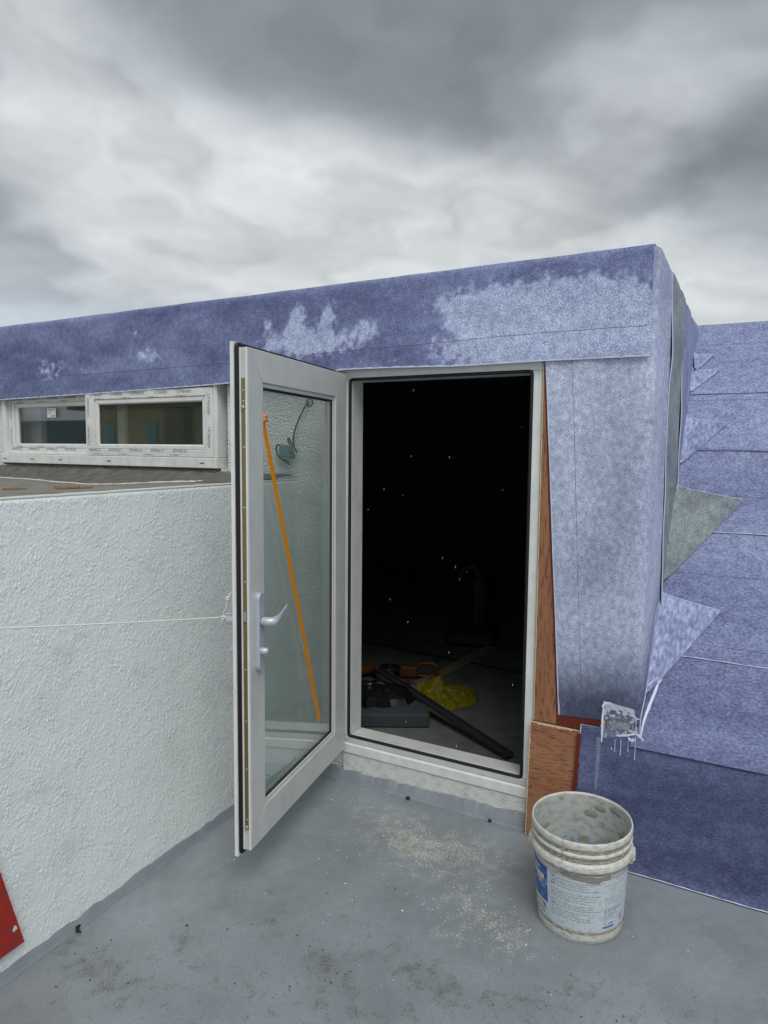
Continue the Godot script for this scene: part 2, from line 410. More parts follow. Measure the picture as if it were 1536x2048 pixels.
func make_materials():
	var n_soft := noise(3, 0.012, 4); var n_fine := noise(4, 0.09, 4)
	# stucco: wrinkled spray render, relief only, with a few dirty patches
	var st_bump := noise(7, 0.052, 3, FastNoiseLite.TYPE_SIMPLEX_SMOOTH, FastNoiseLite.FRACTAL_RIDGED)
	st_bump.domain_warp_enabled = true; st_bump.domain_warp_amplitude = 14.0; st_bump.domain_warp_frequency = 0.02
	M.stucco = nmat([[0.0, rgb(212, 215, 212)], [0.35, rgb(222, 226, 224)], [1.0, rgb(233, 237, 235)]], n_soft, Vector3(1.2, 1.2, 1.2), 0.82)
	M.stucco.heightmap_enabled = true; M.stucco.heightmap_texture = ntex(st_bump, 1024); M.stucco.heightmap_scale = 0.9
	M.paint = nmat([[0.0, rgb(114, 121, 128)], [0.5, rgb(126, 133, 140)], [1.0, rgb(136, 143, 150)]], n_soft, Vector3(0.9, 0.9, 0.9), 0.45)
	M.pvc = nmat([[0.0, rgb(184, 185, 182)], [0.4, rgb(196, 198, 195)], [1.0, rgb(204, 206, 203)]], n_soft, Vector3(0.8, 1.3, 0.8), 0.38, n_fine, 0.02)
	M.pvc_edge = nmat([[0.0, rgb(210, 212, 208)], [1.0, rgb(232, 234, 231)]], n_soft, Vector3(0.5, 0.8, 0.5), 0.35)
	M.plinth = nmat([[0.0, rgb(182, 184, 180)], [0.38, rgb(206, 209, 206)], [1.0, rgb(222, 225, 222)]], noise(12, 0.02, 5), Vector3(0.6, 0.35, 0.6), 0.7, n_fine, 0.25)
	M.rubber = mat(rgb(16, 17, 20), 0.6)
	M.brass = nmat([[0.0, rgb(120, 110, 70)], [1.0, rgb(160, 150, 104)]], n_fine, Vector3(0.1, 0.3, 0.1), 0.38); M.brass.metallic = 0.75
	M.steel = mat(rgb(190, 188, 180), 0.3, 0.5, 0.9)
	M.alloy = nmat([[0.0, rgb(184, 190, 200)], [1.0, rgb(198, 203, 212)]], n_fine, Vector3(0.2, 0.2, 0.2), 0.42); M.alloy.metallic = 0.35
	M.film_rim = mat(rgb(210, 214, 222), 0.5)
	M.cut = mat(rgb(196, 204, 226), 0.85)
	M.ply_edge = nmat([[0.0, rgb(120, 84, 52)], [0.45, rgb(206, 184, 142)], [1.0, rgb(226, 208, 170)]], noise(15, 0.06, 3), Vector3(0.05, 0.6, 0.05), 0.85)
	M.ply_v = mat(Color.WHITE, 0.75); M.ply_v.albedo_texture = ply_image(256, 512, 31)
	M.ply_h = mat(Color.WHITE, 0.75); M.ply_h.albedo_texture = M.ply_v.albedo_texture
	for m in [M.ply_v]: m.uv1_scale = Vector3(1, 1, 1)
	M.primer = nmat([[0.0, rgb(84, 26, 14)], [1.0, rgb(120, 42, 22)]], n_fine, Vector3(0.3, 0.3, 0.3), 0.5)
	M.concrete = nmat([[0.0, rgb(92, 90, 84)], [0.5, rgb(122, 120, 113)], [1.0, rgb(140, 138, 131)]], noise(16, 0.012, 5), Vector3(1.6, 1.6, 0.7), 0.9, n_fine, 0.1)
	M.mortar = nmat([[0.0, rgb(74, 72, 67)], [0.5, rgb(94, 92, 86)], [1.0, rgb(116, 113, 105)]], noise(17, 0.02, 5), Vector3(0.9, 0.9, 0.9), 0.92, n_fine, 0.15)
	M.plaster = nmat([[0.0, rgb(190, 190, 184)], [1.0, rgb(228, 228, 224)]], n_fine, Vector3(0.2, 0.2, 0.2), 0.9)
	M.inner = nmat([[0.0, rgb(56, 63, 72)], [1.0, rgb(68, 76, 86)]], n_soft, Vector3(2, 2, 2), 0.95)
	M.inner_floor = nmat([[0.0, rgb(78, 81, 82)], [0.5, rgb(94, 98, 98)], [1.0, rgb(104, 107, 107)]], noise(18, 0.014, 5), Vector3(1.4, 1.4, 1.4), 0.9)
	M.glass = glass(rgb(104, 158, 144), 0.070)
	M.glass_dark = glass(rgb(86, 112, 104), 0.07)
	M.film = glass(rgb(190, 205, 225), 0.22); M.film.roughness = 0.2
	var fi := Image.create(192, 192, false, Image.FORMAT_RGBA8); var fnz := noise(402, 0.028, 5); var fn2 := noise(403, 0.12, 3)
	for y in 192:
		for x in 192:
			var u := x / 191.0; var v := y / 191.0; var q := fnz.get_noise_2d(x, y) + 0.4 * fn2.get_noise_2d(x * 0.5, y)
			var gl := 1.5 * exp(-pow(v / 0.30, 2)) + 0.8 * exp(-u * 11.0) + 0.5 * exp(-(1.0 - u) * 12.0) + 0.75 * exp(-pow((v - 0.93) / 0.07, 2)) * smoothstep(0.3, 0.6, u)
			var al := clampf((gl + q * 1.5 - 0.45) * 1.6, 0.0, 0.66)
			fi.set_pixel(x, y, Color(0.80, 0.84, 0.90, maxf(al, 0.10)))
	M.film_glue = mat(Color.WHITE, 0.35); M.film_glue.albedo_texture = ImageTexture.create_from_image(fi); M.film_glue.transparency = BaseMaterial3D.TRANSPARENCY_ALPHA
	M.glue = mat(rgb(208, 218, 236), 0.4)
	var dry := rgb(173, 184, 215); var wet := rgb(110, 119, 159)
	M.dry = dry; M.wet = wet
	print("materials")

func mem(tex: Texture2D) -> StandardMaterial3D:
	var m := mat(Color.WHITE, 0.86); m.albedo_texture = tex; m.texture_repeat = true
	return m

# ---------------------------------------------------------------- terrace and raised slab
func wall_x(z: float) -> float: return -1.951 + 0.078 * (z - 1.0)

# ragged strip of floor paint carried up a vertical face: from a to b along the foot, out = face normal
func upturn(a: Vector3, b: Vector3, out: Vector3, h0: float, h1: float, sd: int) -> SurfaceTool:
	var s := st(); var n := noise(sd, 1.0, 4); var cnt := 140
	var low := []; var mid := []; var hi := []
	for i in cnt + 1:
		var t := float(i) / cnt; var p := a.lerp(b, t); var l := a.distance_to(b) * t
		var hh := lerpf(h0, h1, t) + 0.010 * n.get_noise_1d(l * 9.0) + 0.006 * n.get_noise_1d(l * 40.0 + 50)
		low.append(p + out * (0.022 + 0.004 * n.get_noise_1d(l * 14.0 + 9)) + Vector3(0, 0.0008, 0)); mid.append(p + out * 0.009 + Vector3(0, 0.010, 0)); hi.append(p + out * 0.0045 + Vector3(0, hh, 0))
	for i in cnt:
		quad(s, low[i], low[i + 1], mid[i + 1], mid[i]); quad(s, mid[i], mid[i + 1], hi[i + 1], hi[i])
		quad(s, hi[i], hi[i + 1], hi[i + 1] - out * 0.0044, hi[i] - out * 0.0044)
	return s

func build_terrace():
	var s := st()
	var n := noise(41, 1.2, 3); var nx := 70; var nz := 70
	var P := func(i, j):
		var x: float = lerpf(-2.15, 4.0, float(i) / nx); var z: float = lerpf(-0.3, 6.0, float(j) / nz)
		return Vector3(x, 0.0025 * n.get_noise_2d(x, z) * smoothstep(0.1, 0.5, z) * smoothstep(0.05, 0.4, x - wall_x(z)), z)
	for j in nz:
		for i in nx:
			for o in [[0, 0], [1, 0], [1, 1], [0, 0], [1, 1], [0, 1]]:
				var p: Vector3 = P.call(i + o[0], j + o[1])
				s.set_uv(Vector2((p.x + 2.3) / 3.2, (p.z + 0.15) / 3.2)); s.add_vertex(p)
	var m := mat(Color.WHITE, 0.5); m.albedo_texture = floor_image(1600)
	var rn := ntex(noise(45, 0.02, 4), 512, [[0.0, Color(0.55, 0.55, 0.55)], [1.0, Color(0.85, 0.85, 0.85)]])
	m.roughness_texture = rn; m.roughness = 0.62
	var f := structure("terrace_floor", s, m, "grey painted terrace floor with dusty scuffs and dirt", "floor", true)
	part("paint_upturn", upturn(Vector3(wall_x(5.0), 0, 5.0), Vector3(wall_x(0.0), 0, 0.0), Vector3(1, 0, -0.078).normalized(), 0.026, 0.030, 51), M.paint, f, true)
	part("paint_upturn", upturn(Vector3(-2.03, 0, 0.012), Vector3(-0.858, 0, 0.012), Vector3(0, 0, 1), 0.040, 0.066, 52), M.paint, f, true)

func slab_y(x: float) -> float: return 1.398 - 0.048 * smoothstep(-2.05, -3.2, x)

func build_slab():
	var t := thing("raised_roof_slab", "waist-high white stucco wall edging the raised grey roof slab", "wall")
	# stucco face, real relief on the near part: a grid pushed in and out by wrinkled noise
	var s: SurfaceTool; var r1 := noise(61, 105.0, 3, FastNoiseLite.TYPE_SIMPLEX_SMOOTH, FastNoiseLite.FRACTAL_RIDGED); var r2 := noise(62, 14.0, 3)
	var wz := noise(63, 9.0, 2)
	var nz := 760; var ny := 420; var P := PackedVector3Array()
	for j in ny + 1:
		for i in nz + 1:
			var z := lerpf(-0.02, 2.1, float(i) / nz); var y := lerpf(-0.02, 1.4, float(j) / ny)
			var w := wz.get_noise_2d(z, y) * 0.05
			var a := r1.get_noise_2d(z * 0.55 + y * 0.18 + w, y * 1.25 - z * 0.22 + w)
			var amp := 0.0026 + 0.0023 * r2.get_noise_2d(z, y)
			var edge := smoothstep(1.4, 1.385, y)
			P.append(Vector3(wall_x(z) + amp * a * edge - 0.004 * (1.0 - edge), minf(y, 1.398) + (0.0015 * r2.get_noise_1d(z * 8.0) if y > 1.397 else 0.0), z))
	part("stucco_face", grid_mesh(P, nz, ny), M.stucco_flat, t)
	s = st(); box(s, Vector3(-2.4, -0.02, 0), Vector3(-0.002, 1.396, 3.2))
	var far := part("stucco_face", s, M.stucco, t)
	far.transform = Transform3D(Basis(Vector3.UP, atan(0.078)), Vector3(wall_x(2.09), 0, 2.09))
	# concrete top, dipping gently away from the edge
	s = st()
	for i in 40:
		var xa := lerpf(-1.86, -5.0, i / 40.0); var xb := lerpf(-1.86, -5.0, (i + 1) / 40.0)
		for j in 30:
			var za := lerpf(-0.02, 5.2, j / 30.0); var zb := lerpf(-0.02, 5.2, (j + 1) / 30.0)
			if xa > wall_x(zb) - 0.002 and xb > wall_x(zb) - 0.002: continue
			var ax := minf(xa, wall_x(za) - 0.002); var bx2 := minf(xa, wall_x(zb) - 0.002); var cx := minf(xb, wall_x(zb) - 0.002); var dx := minf(xb, wall_x(za) - 0.002)
			quad(s, Vector3(ax, slab_y(ax), za), Vector3(bx2, slab_y(bx2), zb), Vector3(cx, slab_y(cx), zb), Vector3(dx, slab_y(dx), za))
	part("concrete_top", s, M.concrete, t, true)
	# mortar haunch against the facade, wider towards the door, with a plaster bead along its foot
	var fn := func(u, v):
		var x: float = lerpf(-4.7, -2.035, u); var reach: float = lerpf(0.10, 0.42, smoothstep(-4.4, -2.3, x)) + 0.02 * wz.get_noise_1d(x * 0.5)
		var z: float = reach * (1.0 - v) + 0.012
		var ytop: float = 1.424 + 0.006 * wz.get_noise_1d(x * 1.4 + 3.0)
		return Vector3(x, lerpf(slab_y(x) + 0.003, ytop, pow(v, 1.6)), z)
	part("mortar_haunch", sheet(fn, 80, 8, 0.004), M.mortar, t)
	var pts := []
	for i in 30:
		var x := lerpf(-4.7, -2.25, i / 29.0)
		pts.append(Vector3(x, slab_y(x) + 0.004, lerpf(0.10, 0.42, smoothstep(-4.4, -2.3, x)) + 0.02 * wz.get_noise_1d(x * 0.5) + 0.018))
	s = st(); var br := []
	for i in (pts.size() - 1) * 3 + 1: br.append(0.0045 + 0.0025 * wz.get_noise_1d(i * 0.9))
	tube(s, curve(pts, 3), br, 6); part("plaster_bead", s, M.plaster, t, true)
	# thin plaster lip along the top edge of the face
	pts = []
	for i in 60:
		var z := lerpf(0.0, 2.4, i / 59.0); pts.append(Vector3(wall_x(z) - 0.006, 1.3985 + 0.0015 * wz.get_noise_1d(z * 3.0), z))
	s = st(); tube(s, pts, 0.0055, 6); part("edge_lip", s, M.plaster, t, true)

# ---------------------------------------------------------------- the rooftop room
var room: Node3D
func fascia_low(x: float) -> float:
	var k := [[-4.7, 1.815], [-4.28, 1.828], [-3.2, 1.845], [-2.46, 1.860], [-1.95, 1.882], [-1.74, 1.896], [-1.45, 1.893], [-1.2, 1.886], [-0.83, 1.889], [-0.40, 1.886]]
	for i in k.size() - 1:
		if x <= k[i + 1][0]: return lerpf(k[i][1], k[i + 1][1], clampf((x - k[i][0]) / (k[i + 1][0] - k[i][0]), 0, 1))
	return 1.886

func build_room():
	room = thing("rooftop_room", "rooftop room wrapped in blue membrane, with a dark doorway", "building")
	var s := st()
	# front wall in pieces round the openings, 0.2 m thick
	for b in [[-2.46, -1.752, 0.0, 2.2], [-4.9, -2.46, 0.0, 1.44], [-4.9, -4.31, 1.44, 2.2], [-4.31, -2.46, 1.875, 2.2], [-1.752, -0.842, 1.905, 2.2], [-1.752, -0.842, -0.1, 0.04], [-0.842, -0.47, 0.0, 2.2]]:
		box(s, Vector3(b[0], b[2], -0.09), Vector3(b[1], b[3], -0.012))
	part("stucco_wall", s, M.stucco, room)
	s = st(); box(s, Vector3(-1.752, 0.0, -0.19), Vector3(-0.858, 0.129, 0.010), 0.004); part("threshold_plinth", s, M.plinth, room)
	s = st()
	box(s, Vector3(-5.0, -0.1, -5.3), Vector3(-0.47, 2.2, -5.1)); part("back_wall", s, M.inner, room)
	s = st(); box(s, Vector3(-5.1, -0.1, -5.1), Vector3(-4.9, 2.2, -0.0)); part("side_wall", s, M.inner, room)
	s = st(); box(s, Vector3(-0.62, -0.1, -5.1), Vector3(-0.475, 2.2, -0.09)); part("side_wall", s, M.inner, room)
	s = st(); box(s, Vector3(-4.9, 0.0, -0.215), Vector3(-1.80, 1.38, -0.202)); part("inner_lining", s, M.inner, room)
	s = st(); box(s, Vector3(-5.1, 2.2, -5.3), Vector3(-0.475, 2.245, -0.0)); part("roof_deck", s, M.grey_plain, room)
	# fascia sheet
	var wr := noise(81, 1.0, 3)
	var fn := func(u, v):
		var x: float = lerpf(-4.7, -0.447, u); var yb := fascia_low(x); var bulge: float = 0.007 * wr.get_noise_2d(x * 2.2, v * 1.6) + 0.004 * wr.get_noise_2d(x * 7.0, v * 3.0)
		var yt := 2.250 + 0.003 * wr.get_noise_1d(x * 2.0)
		if v < 0.78: return Vector3(x, lerpf(yb, yt, v / 0.78), 0.030 + bulge + 0.012 * (1.0 - v / 0.78) * smoothstep(-1.0, -1.6, x) * smoothstep(-2.4, -1.9, x))
		var a: float = clampf((v - 0.78) / 0.12, 0, 1) * PI / 2
		var back: float = clampf((v - 0.90) / 0.10, 0, 1) * 0.4
		return Vector3(x, yt + 0.030 * sin(a) - back * 0.1, 0.030 * cos(a) + bulge * (1.0 - a / 1.58) - back)
	var uvf := func(p): return Vector2((p.x + 4.7) / 4.26, (2.30 - p.y + maxf(0.0, -p.z) + (0.03 - clampf(p.z, 0, 0.03)) * 0.5) / 0.5)
	var T := func(x): return x + 4.7
	var blobs := [[T.call(-.72), .23, .34, .13, -1.3], [T.call(-1.08), .21, .16, .10, -.8], [T.call(-.72), .37, .42, .08, -.95], [T.call(-1.15), .34, .25, .06, -.3], [T.call(-.57), .055, .10, .03, .5], [T.call(-1.28), .16, .09, .03, -.5],
		[T.call(-2.0), .155, .045, .07, -.85], [T.call(-1.83), .165, .05, .06, -.9], [T.call(-1.99), .26, .13, .07, -.8], [T.call(-1.80), .28, .17, .06, -.75], [T.call(-1.62), .24, .06, .06, -.7], [T.call(-1.8), .40, .6, .05, -.2], [T.call(-2.17), .17, .035, .035, -.6], [T.call(-2.15), .27, .05, .05, -.5],
		[T.call(-3.8), .31, .15, .07, -.52], [T.call(-2.98), .27, .15, .05, -.50], [T.call(-3.07), .15, .015, .02, -.8], [T.call(-4.25), .40, .3, .06, -.25], [T.call(-3.3), .30, .5, .12, -.15]]
	var ln := [[0.0, .352, 0.43, .355, rgb(104, 40, 52)], [0.43, .355, 2.26, .341, rgb(104, 40, 52)], [2.26, .341, 2.99, .323, rgb(110, 44, 54)], [2.99, .323, 3.87, .305, rgb(104, 40, 52)], [3.87, .305, 4.25, .306, rgb(104, 40, 52)]]
	M.fascia = mem(membrane(2048, 256, 4.26, 0.5, 101, 0.98, 0.16, blobs, ln, M.dry, M.wet, 2.0, 0.13, 0.95))
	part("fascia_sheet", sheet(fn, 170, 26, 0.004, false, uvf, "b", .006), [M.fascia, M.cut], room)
	# plywood boards beside the frame, ply edge showing
	ply(room, -0.838, -0.56, 0.468, 1.884, 0.0, 0.0, true)
	ply(room, -0.845, -0.55, 0.002, 0.464, 0.018, 0.045, false)
	# primer brushed onto the plywood round the sheet edges
	s = st(); primer_band(s, [Vector2(-.830, 1.88), Vector2(-.793, 1.3), Vector2(-.765, .9), Vector2(-.741, .52)], 0.012, 0.0135, 5)
	part("primer", s, M.primer, room)
	s = st(); primer_band(s, [Vector2(-.745, .495), Vector2(-.66, .495), Vector2(-.55, .50)], 0.058, 0.0137, 6); part("primer", s, M.primer, room)
	s = st(); primer_band(s, [Vector2(-.648, .46), Vector2(-.653, .3), Vector2(-.665, .06)], 0.016, 0.040, 7, 0.027); part("primer", s, M.primer, room)
	# corner sheet: front strip, round the corner, along the side wall
	var cs := func(u, v):
		var l: float = u * 0.80                             # unrolled from the left edge
		var y0: float
		var x: float; var z: float
		var yy: float
		var front := 0.0
		var lx := func(y): return lerpf(-0.735, -0.828, clampf((y - 0.507) / 1.38, 0, 1))
		# rough height first for the left edge
		yy = lerpf(0.515, 2.262, v)
		var xl: float = lx.call(yy); var flat: float = -0.472 - xl
		var arc: float = 0.042 * PI / 2
		var tot: float = flat + arc + 0.30
		l = u * tot
		if l < flat: x = xl + l; z = 0.019; front = 1.0
		elif l < flat + arc:
			var a: float = (l - flat) / 0.042; x = -0.472 + 0.042 * sin(a); z = 0.019 - 0.042 * (1 - cos(a)); front = 0.5
		else: x = -0.430 + 0.006 * smoothstep(0.2, 0.30, l - flat - arc); z = 0.019 - 0.042 - (l - flat - arc)
		y0 = 0.510 + 0.02 * clampf((x + 0.735) / 0.25, 0, 1)
		if z < 0.0: y0 = maxf(y0 - 0.02, 0.475 - 1.42 * z)
		var ytop: float = 2.270 + 0.11 * minf(z, 0.0)
		yy = lerpf(y0, ytop, v)
		var b: float = 0.004 * wr.get_noise_2d(x * 6 + z * 5 + 40, yy * 3)
		return Vector3(x + (b if front < 0.5 else 0.0), yy, z + (b if front > 0.5 else 0.0))
	var blob2 := [[.22, 1.72, .5, .16, .85], [.1, 1.80, .2, .1, .3], [.3, .95, .15, .25, .18], [.18, 1.15, .1, .12, .15], [.72, 0.9, .10, 1.4, .10], [.45, .1, .3, .2, .25]]
	M.strip = mem(membrane(512, 1024, 0.80, 1.78, 131, 0.06, 0.14, blob2, [[.112, .30, .115, 1.72, rgb(104, 40, 52)]], M.dry.lightened(0.22), M.wet.darkened(0.36), 1.0, 0.55, 0.35, 1, 0.35))
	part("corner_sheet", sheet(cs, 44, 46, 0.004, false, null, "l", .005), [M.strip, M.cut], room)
	# side wall strips
	var slope_lines := []
	for y in [.16, .5, .78, 1.02, 1.4, 1.7]: slope_lines.append([0.0, y, 2.0, y + .012, rgb(92, 70, 96)])
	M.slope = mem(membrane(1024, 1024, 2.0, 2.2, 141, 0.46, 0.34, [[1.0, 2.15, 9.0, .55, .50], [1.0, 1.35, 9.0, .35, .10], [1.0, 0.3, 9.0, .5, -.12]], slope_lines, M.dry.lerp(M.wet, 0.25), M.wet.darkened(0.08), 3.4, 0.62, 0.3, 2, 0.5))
	M.grey = mem(membrane(512, 512, 0.8, 1.4, 151, 0.45, 0.35, [], [], rgb(148, 157, 162), rgb(108, 117, 124), 0.8, 0.5, 0.6))
	side_strip(-0.285, -0.632, -0.4235, M.grey, 3, "pale grey strip on the side wall")
	side_strip(-0.615, -0.86, -0.4225, M.slope, 4, "")
	side_strip(-0.845, -1.14, -0.4245, M.slope, 5, "")

func side_strip(z0: float, z1: float, x: float, m, sd: int, label: String):
	var w := noise(200 + sd, 1.0, 2)
	var fn := func(u, v):
		var z: float = lerpf(z0, z1, u); var y0 := 0.475 - 1.42 * z; var y1: float = 2.272 + 0.11 * z
		var y: float = lerpf(y0, maxf(y1, y0 + 0.01), v)
		return Vector3(x + 0.004 * w.get_noise_2d(z * 9.0, y * 2.2) + 0.012 * pow(1.0 - u, 6) * (0.5 + w.get_noise_1d(y * 1.6)) * smoothstep(2.2, 1.9, y) + 0.003 * u, y, z)
	var uvf := func(p): return Vector2((-p.z) / 0.8, -p.y / 1.4) if m == M.grey else Vector2(p.y / 2.0, -p.z / 2.0)
	part("side_sheet", sheet(fn, 10, 30, 0.004, false, uvf), [m, M.cut], room, false, label)

func ply(parent, x0, x1, y0, y1, z_top, z_bot, vertical):
	var th := 0.012; var s := st()
	var P := func(x, y, f): return Vector3(x, y, lerpf(z_bot, z_top, (y - y0) / (y1 - y0)) + (th if f else 0.0))
	var v := [P.call(x0, y0, true), P.call(x1, y0, true), P.call(x1, y1, true), P.call(x0, y1, true)]
	var uv := [Vector2(0, 1), Vector2(0.5, 1), Vector2(0.5, 0), Vector2(0, 0)] if vertical else [Vector2(0.2, 0), Vector2(0.2, 0.34), Vector2(1.15, 0.34), Vector2(1.15, 0)]
	for o in [0, 2, 1, 0, 3, 2]: s.set_uv(uv[o]); s.add_vertex(v[o])
	var mesh := s.commit()
	var e := st(); var bk := [P.call(x0, y0, false), P.call(x1, y0, false), P.call(x1, y1, false), P.call(x0, y1, false)]
	for k in 4: quad(e, v[k], v[(k + 1) % 4], bk[(k + 1) % 4], bk[k])
	mesh = e.commit(mesh)
	var b := part("plywood_board", mesh, [M.ply_v if vertical else M.ply_h, M.ply_edge], parent)
	# pale raw edge of the outer veneers along the frame side
	s = st(); var n := noise(77, 1.0, 3)
	for i in 60:
		var ya := lerpf(y0 + .002, y1 - .002, i / 60.0); var yb := lerpf(y0 + .002, y1 - .002, (i + 1) / 60.0)
		var wa := 0.0032 + 0.003 * n.get_noise_1d(ya * 30); var wb := 0.0032 + 0.003 * n.get_noise_1d(yb * 30)
		quad(s, P.call(x0, ya, true) + Vector3(-.0006, 0, .0012), P.call(x0, yb, true) + Vector3(-.0006, 0, .0012), P.call(x0 + wb, yb, true) + Vector3(0, 0, .0012), P.call(x0 + wa, ya, true) + Vector3(0, 0, .0012))
	part("raw_edge", s, M.ply_edge, b)
	if not vertical:                                   # chipped pale veneer along the top of the lower board
		s = st()
		for i in 30:
			var xa := lerpf(x0 + .03, x0 + .17, i / 30.0); var xb := lerpf(x0 + .03, x0 + .17, (i + 1) / 30.0)
			var ha := 0.010 * absf(n.get_noise_1d(xa * 60 + 5)) + 0.002; var hb := 0.010 * absf(n.get_noise_1d(xb * 60 + 5)) + 0.002
			quad(s, P.call(xa, y1 - ha, true) + Vector3(0, 0, .0011), P.call(xa, y1 + .0005, true) + Vector3(0, 0, .0011), P.call(xb, y1 + .0005, true) + Vector3(0, 0, .0011), P.call(xb, y1 - hb, true) + Vector3(0, 0, .0011))
		part("chipped_veneer", s, M.ply_edge, b)
	for p in ([Vector2(-.800, 1.055), Vector2(-.806, .505)] if vertical else [Vector2(-.826, .437), Vector2(-.830, .205)]):
		s = st(); lathe(s, [Vector2(0.0, -.001), Vector2(.0015, -.0005), Vector2(.002, .0014), Vector2(.005, .0014), Vector2(.0056, 0.0), Vector2(.0056, -.002)], 14)
		var q := part("screw", s, M.screw, b, true)
		q.transform = Transform3D(Basis(Vector3.RIGHT, PI / 2), P.call(p.x, p.y, true) + Vector3(0, 0, .001))

func primer_band(s: SurfaceTool, path: Array, w: float, z: float, sd: int, lean := 0.0):
	var n := noise(sd, 1.0, 4); var L := []; var R := []
	var pts := []
	for p in path: pts.append(Vector3(p.x, p.y, 0))
	var c := curve(pts, 16)
	for i in c.size():
		var d: Vector3 = (c[mini(i + 1, c.size() - 1)] - c[maxi(i - 1, 0)]).normalized(); var side := Vector3(d.y, -d.x, 0)
		var zz: float = z + lean * (1.0 - c[i].y / 0.464)
		L.append(c[i] + side * w * (0.5 + 0.22 * n.get_noise_1d(i * 0.35)) + Vector3(0, 0, zz)); R.append(c[i] - side * w * (0.5 + 0.35 * n.get_noise_1d(i * 0.5 + 70)) + Vector3(0, 0, zz))
	for i in c.size() - 1: quad(s, L[i], L[i + 1], R[i + 1], R[i])

func build_door_frame():
	var fr := thing("door_frame", "white plastic door frame around the dark open doorway", "door frame", Vector3.ZERO)
	var x0 := -1.751; var x1 := -0.8435; var y0 := 0.130; var y1 := 1.900
	var s := st(); box(s, Vector3(x0, y0 + .075, -.09), Vector3(x0 + .023, y1 - .042, 0), .003); part("jamb", s, M.pvc_edge, fr)
	s = st(); box(s, Vector3(x1 - .040, y0 + .075, -.09), Vector3(x1, y1 - .042, 0), .003); part("jamb", s, M.pvc_edge, fr)
	s = st(); box(s, Vector3(x0, y1 - .0415, -.09), Vector3(x1, y1, 0), .003); part("head", s, M.pvc_edge, fr)
	s = st(); box(s, Vector3(x0, y0, -.12), Vector3(x1, y0 + .046, .016), .004); part("sill", s, M.pvc_edge, fr)
	s = st(); box(s, Vector3(x0 + .001, y0 + .0465, -.12), Vector3(x1 - .001, y0 + .0745, .004), .004); part("sill", s, M.pvc, fr)
	# inner stops: deeper return on each side, seen past the seal
	s = st(); box(s, Vector3(x0 + .0235, y0 + .0745, -.105), Vector3(x0 + .030, y1 - .043, -.010), .002); part("inner_stop", s, M.pvc, fr)
	s = st(); box(s, Vector3(x1 - .047, y0 + .0745, -.105), Vector3(x1 - .0405, y1 - .043, -.010), .002); part("inner_stop", s, M.pvc, fr)
	s = st(); box(s, Vector3(x0 + .031, y1 - .050, -.105), Vector3(x1 - .048, y1 - .0425, -.010), .002); part("inner_stop", s, M.pvc, fr)
	s = st(); box(s, Vector3(x0 + .031, y0 + .0750, -.105), Vector3(x1 - .048, y0 + .083, -.010), .003); part("inner_stop", s, M.pvc, fr)
	# black seal: rounded loop
	var pts := []; var r := 0.014
	var a := Vector2(x0 + .025, y0 + .078); var b := Vector2(x1 - .0425, y1 - .0445)
	for c in [[Vector2(b.x - r, b.y - r), 0.0], [Vector2(a.x + r, b.y - r), PI / 2], [Vector2(a.x + r, a.y + r), PI], [Vector2(b.x - r, a.y + r), PI * 1.5]]:
		for k in 6: pts.append(Vector3(c[0].x + r * cos(c[1] + PI / 2 * k / 5), c[0].y + r * sin(c[1] + PI / 2 * k / 5), -0.001))
	pts.append(pts[0]); s = st(); tube(s, pts, 0.0072, 8, false); part("seal", s, M.rubber, fr, true)
	s = st(); box(s, Vector3(x1 - .0425, .28, .0), Vector3(x1 - .036, .33, .0035), .001); part("strike_plate", s, M.steel, fr)
	s = st(); box(s, Vector3(x1 - .0425, 1.0, .0), Vector3(x1 - .037, 1.10, .0035), .001); part("strike_plate", s, M.steel, fr)

# mitred ring of four bars: outer and inner rectangles in x and y, between z0 and z1
func ring(parent: Node, names: Array, o: Rect2, i: Rect2, z0: float, z1: float, m, gap := 0.0007, bev := 0.0022):
	var O := [o.position, Vector2(o.end.x, o.position.y), o.end, Vector2(o.position.x, o.end.y)]
	var I := [i.position, Vector2(i.end.x, i.position.y), i.end, Vector2(i.position.x, i.end.y)]
	for k in 4:
		var l := (k + 1) % 4; var d: Vector2 = (O[l] - O[k]).normalized(); var nrm := Vector2(-d.y, d.x)
		var q := [O[k] + d * gap, O[l] - d * gap, I[l] - d * gap, I[k] + d * gap]
		var s := st(); var f := []; var mid := []; var bk := []
		for c in 4:
			var off: Vector2 = nrm * (bev if c < 2 else -bev)
			f.append(Vector3(q[c].x + off.x, q[c].y + off.y, z0)); mid.append(Vector3(q[c].x, q[c].y, z0 + bev * signf(z1 - z0))); bk.append(Vector3(q[c].x, q[c].y, z1))
		quad(s, f[0], f[1], f[2], f[3]); quad(s, bk[3], bk[2], bk[1], bk[0])
		for c in 4:
			var e := (c + 1) % 4
			quad(s, f[c], mid[c], mid[e], f[e]); quad(s, mid[c], bk[c], bk[e], mid[e])
		part(names[k], s, m, parent)

